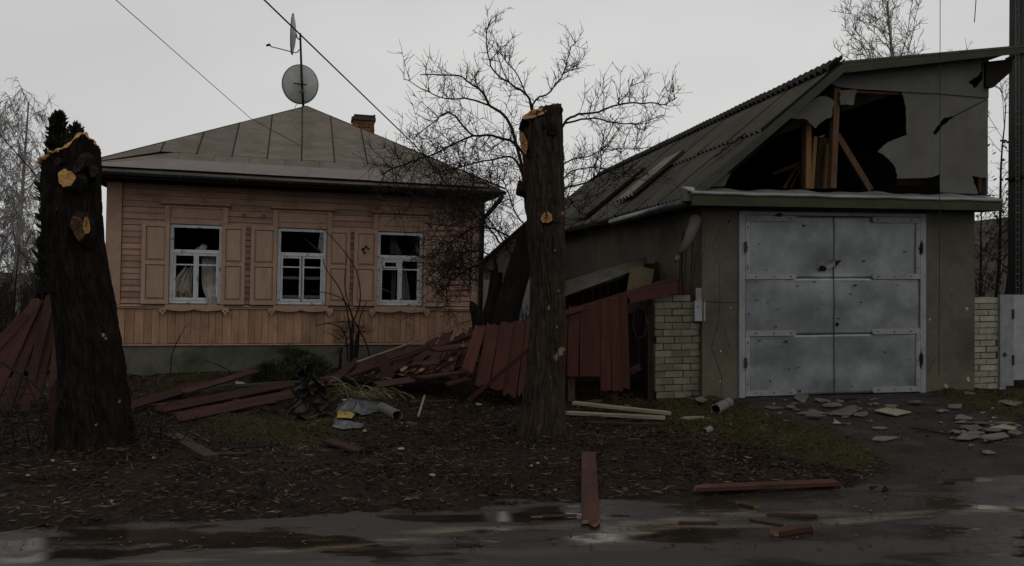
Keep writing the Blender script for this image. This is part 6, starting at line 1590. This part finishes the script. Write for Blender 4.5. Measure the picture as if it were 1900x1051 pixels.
# far brushwood behind fence fan
def brush(lb, x0, x1, Yd, h, n, seed):
    random.seed(seed); o = MB(); c = at((x0 + x1) / 2, 560, Yd); c.z = 0
    for _ in range(n):
        p = at(U(x0, x1), 560, Yd + U(-1, 1)) - c; p.z = 0; D_ = curve(p, Vector((U(-.6, .6), U(-.3, .3), 1)), U(.4, 1) * h, 6, .16); o.tube(D_, [.012 * (1 - .7 * j / 7) for j in range(7)], 3, False); twigs(o, D_, .006, .35, 6, 0, .2, .2)
    o.build('brushwood', M['twig'], origin=None, kind='stuff', label=lb, cat='brushwood').location = c
brush('dark brushwood thicket along the left edge', -120, 120, 15, 1.7, 240, 3)
brush('dry brush heap between house corner and middle trunk', 935, 1000, 13.0, 1.3, 110, 5)
# ------------------------------------------------------------------ things seen between and beyond
def shed(name, lb, px0, px1, pye, pyr, Yd, depth, wm, rm_, ridge=.5, yaw=0):
    a = at(px0, 600, Yd); a.z = 0; Fm = Frame(a, yaw); t_ = thing(name, lb, 'shed', M=Fm.M); wdt = Fm.hit(px1, pye)[0]; he = Fm.hit(px0, pye)[1]; hr = Fm.hit(px0, pyr)[1]
    x = 0; wl_ = MB().box(.03, wdt - .03, .03, depth, -.1, he).build('wall', M[wm], t_)
    while x < wdt - .02:
        w_ = U(.13, .2); MB().box(x, min(x + w_ - .008, wdt), U(-.005, .005), .028, -.1, he).build('plank', M[wm], wl_); x += w_
    for s, (u0, u1) in enumerate(((-.25, wdt * ridge), (wdt + .25, wdt * ridge))):
        z0 = he - .08; MB().plate([(u0, -.25, z0), (u1, -.25, hr), (u1, -.25, hr + .04), (u0, -.25, z0 + .04)], (0, depth + .4, 0)).build('roof_slope', M[rm_], t_)
    MB().plate([(0, .0, he), (wdt, .0, he), (wdt * ridge, .0, hr - .05)], (0, .03, 0)).build('gable', M[wm], t_)
    return t_
shed('garden_shed', 'grey shed with steep roof seen between house and garage', 890, 1010, 500, 395, 19, 4, 'farwall', 'farroof', .9)
shed('far_barn', 'low grey shed roof just visible beyond the garage ridge end', 1000, 1075, 420, 382, 26, 5, 'farwall', 'farroof', .4)
shed('far_house', 'far pale house behind the shrubs at the right', 1790, 1960, 505, 405, 34, 8, 'farwall', 'farroof', .45)
# grey water tank sheet by the house corner
yf = at(905, 600, 14.8); yf.z = 0
pf_ = thing('sheet_fence', 'grey sheet fence section beside the right house corner', 'fence', tuple(yf))
for i in range(5): MB().box(-.25 + i * .36, .1 + i * .36, .02 * (i % 2), .02 * (i % 2) + .01, -.05, 1.55).build('sheet', M['plastic'], pf_)
MB().box(-.25, 1.55, .04, .08, 1.2, 1.26).build('rail', M['oldwood'], pf_)
# far board fence hiding the horizon at the left
bf = thing('board_fence', 'dim weathered board fence far behind the left thicket', 'fence', (at(-60, 560, 33).x, 33, 0))
x = -9
while x < 10:
    w_ = U(.14, .2); MB().box(x, x + w_ - .01, U(-.01, .01), .03, -.1, U(1.7, 1.85)).build('plank', M['oldwood'], bf); x += w_
for z in (.5, 1.4): MB().box(-9, 10, .035, .08, z, z + .08).build('rail', M['oldwood'], bf)
def tree_line(lb, x0, x1, Yd, h, n, seed):
    random.seed(seed); o = MB(); c = Vector(((x0 + x1) / 2, Yd, 0))
    for _ in range(n):
        p = Vector((U(x0, x1) - c.x, U(-4, 4), 0)); D_ = curve(p, Vector((U(-.2, .2), U(-.2, .2), 1)), U(.5, 1) * h, 7, .1); o.tube(D_, [.06 * (1 - .8 * j / 8) for j in range(8)], 4, False); twigs(o, D_[1:], .02, h * .25, 2.2, 0, .5, .2, 0, 4, .8, .014)
    o.build('tree_line', M['twighaze'], origin=None, kind='stuff', label=lb, cat='trees').location = c
tree_line('faint line of bare trees far behind the houses', -70, 70, 75, 5.0, 420, 9)

# ------------------------------------------------------------------ overhead cables
def cable(lb, P, r=.008, sag=.0):
    C = []
    for i in range(len(P) - 1):
        for j in range(14):
            t = j / 14; p = P[i].lerp(P[i + 1], t); p.z -= sag * 4 * t * (1 - t); C.append(p)
    C.append(P[-1]); b_ = P[-1]
    MB().tube([c - b_ for c in C], r, 5).build('overhead_cable', M['wire'], origin=None, label=lb, cat='cable').location = b_
e1 = H.M @ Vector((5.55, EW - .05, EV - .02)); e2 = H.M @ Vector((3.55, EW + .75, EV + .48))
far1 = at(480, 0, 8.0); cable('black service cable running past the dishes down to the eave', [far1 + (far1 - e1) * .6, at(770, 270, 12.9), e1], .010)
q2 = at(215, 0, 8.5); m2 = at(465, 220, 12.6); cable('thin grey cable crossing the sky above the left roof slope', [q2 + (q2 - m2) * .8, m2, roof_pt(560, 275, .03)], .0048)
q3 = at(0, 250, 9.5); e3 = H.M @ Vector((-.1, -.1, 2.75)); cable('thin cable from the left edge to behind the left trunk', [q3 + (q3 - at(75, 335, 11)) * 1.5, at(75, 335, 11), e3], .008)
hz = at(1745, -400, 9.6)
MB().tube([Vector((0, 0, 0)), at(1744, 300, 9.6) - hz, at(1742, 700, 9.62) - hz], .0045, 4).build('hanging_wire', M['wire'], origin=None, label='thin torn wire hanging straight down in front of the garage', cat='wire').location = hz
hz2 = at(1813, -400, 9.7)
MB().tube([Vector((0, 0, 0)), at(1811, 0, 9.7) - hz2, at(1808, 42, 9.7) - hz2], .006, 4).build('hanging_wire', M['wire'], origin=None, label='short torn wire end dangling above the gable', cat='wire').location = hz2
up_ = at(1745, -400, 9.6).z
MB().tube([(-30, 9.6, up_ + .9), (3, 9.6, up_ + .1), (hz.x, 9.6, up_ - .005), (hz2.x, 9.7, hz2.z - .004), (30, 9.7, up_ + .7)], .008, 4).build('overhead_cable', M['wire'], origin=None, label='overhead line above the picture carrying the torn wires', cat='cable')

# ------------------------------------------------------------------ grass and leaf litter (uncountable)
rn = np.random.RandomState(5)
def scatter(n, x0, x1, y0, y1):
    return rn.uniform(x0, x1, n), rn.uniform(y0, y1, n)
def blades(n, hmin, hmax, name, mt, lb, fn):
    x, y = scatter(n, -7.5, 9, 5.0, 13.2); keep = rn.rand(n) < fn(x, y); x, y = x[keep], y[keep]; z = gz(x, y); k = len(x)
    h = rn.uniform(hmin, hmax, k); a = rn.uniform(0, 6.28, k); w_ = rn.uniform(.0015, .0032, k); lx = rn.normal(0, .6, k) * h; ly = rn.normal(0, .6, k) * h
    P = np.stack([np.stack([x - w_ * np.cos(a), y - w_ * np.sin(a), z], 1), np.stack([x + w_ * np.cos(a), y + w_ * np.sin(a), z], 1), np.stack([x + lx, y + ly, z + h], 1)], 1).reshape(-1, 3)
    me = np_mesh(name, P, np.arange(3 * k).reshape(-1, 3), M[mt]); link(name, me, kind='stuff', label=lb, cat='grass')
blades(520000, .012, .045, 'grass', 'grass', 'short mossy winter grass on the verge', lambda x, y: m_grass(x, y) * .42)
blades(90000, .02, .08, 'dry_grass', 'straw', 'sparse dry grass stalks on the soil', lambda x, y: (1 - m_drive(x, y)) * np.clip((y - edge_y(x) - .5) / 2, 0, 1) * .09 * (vnoise(x * 2, y * 2, 77) > .45))
def leaves(n, smin, smax, name, mt, lb, dens, cat='leaves', asp=.55, curl=.45):
    x = rn.uniform(-7.5, 8, n); y = 4.6 + 8.6 * rn.rand(n) ** 1.5
    keep = rn.rand(n) < dens(x, y); x, y = x[keep], y[keep]; k = len(x); z = np.maximum(gz(x, y), np.where(y < edge_y(x) - .12, ROADZ + .004, -1)) + .004
    s = rn.uniform(smin, smax, k); a = rn.uniform(0, 6.28, k); ca, sa = np.cos(a), np.sin(a); t1 = rn.normal(0, curl, k); t2 = rn.normal(0, curl, k)
    def pt(u, v, up): return np.stack([x + s * (u * ca - v * sa), y + s * (u * sa + v * ca), z + s * up], 1)
    P = np.stack([pt(-1, 0, np.abs(t1) * .4), pt(0, -asp, np.abs(t2)), pt(1, 0, np.abs(t1)), pt(0, asp, np.abs(t2) * .5)], 1).reshape(-1, 3)
    I = np.arange(4 * k).reshape(-1, 4); f = np.concatenate([I[:, [0, 1, 2]], I[:, [0, 2, 3]]])
    link(name, np_mesh(name, P, f, M[mt]), kind='stuff', label=lb, cat=cat)
verge = lambda x, y: (1 - .96 * m_drive(x, y)) * (1 - .55 * m_grass(x, y)) * np.clip((y - edge_y(x) + .1) / .35, .012, 1)
leaves(330000, .006, .022, 'leaf_litter', 'leaf', 'dark wet leaf litter covering the verge', lambda x, y: verge(x, y) * np.clip(fbm(x * 1.1, y * 1.9, 3, 61) * 4 - 1.1, .10, 1) * np.clip(.15 + (y - edge_y(x)) / 1.8 + .12 * x, .08, 1))
leaves(34000, .012, .050, 'wood_litter', 'litter', 'small splinters and bark bits over the soil', lambda x, y: verge(x, y) * .55, 'litter', .16, .25)
leaves(7000, .004, .020, 'grit', 'litter', 'grit and bark bits on the wet road', lambda x, y: (y < edge_y(x)).astype(float) * .5 + m_drive(x, y) * .6, 'grit', .6, .3)
leaves(9000, .03, .085, 'twig_litter', 'litter', 'thin broken twigs and splinters strewn over the verge', lambda x, y: verge(x, y) * np.clip(fbm(x * .8, y * 1.2, 3, 71) * 3 - .7, .1, 1), 'litter', .05, .12)
leaves(2600, .015, .06, 'paint_splinters', 'red', 'small red splinters around the broken fence boards', lambda x, y: verge(x, y) * np.clip((y - edge_y(x) - .8) / 3, 0, 1) * .7, 'litter', .18, .2)
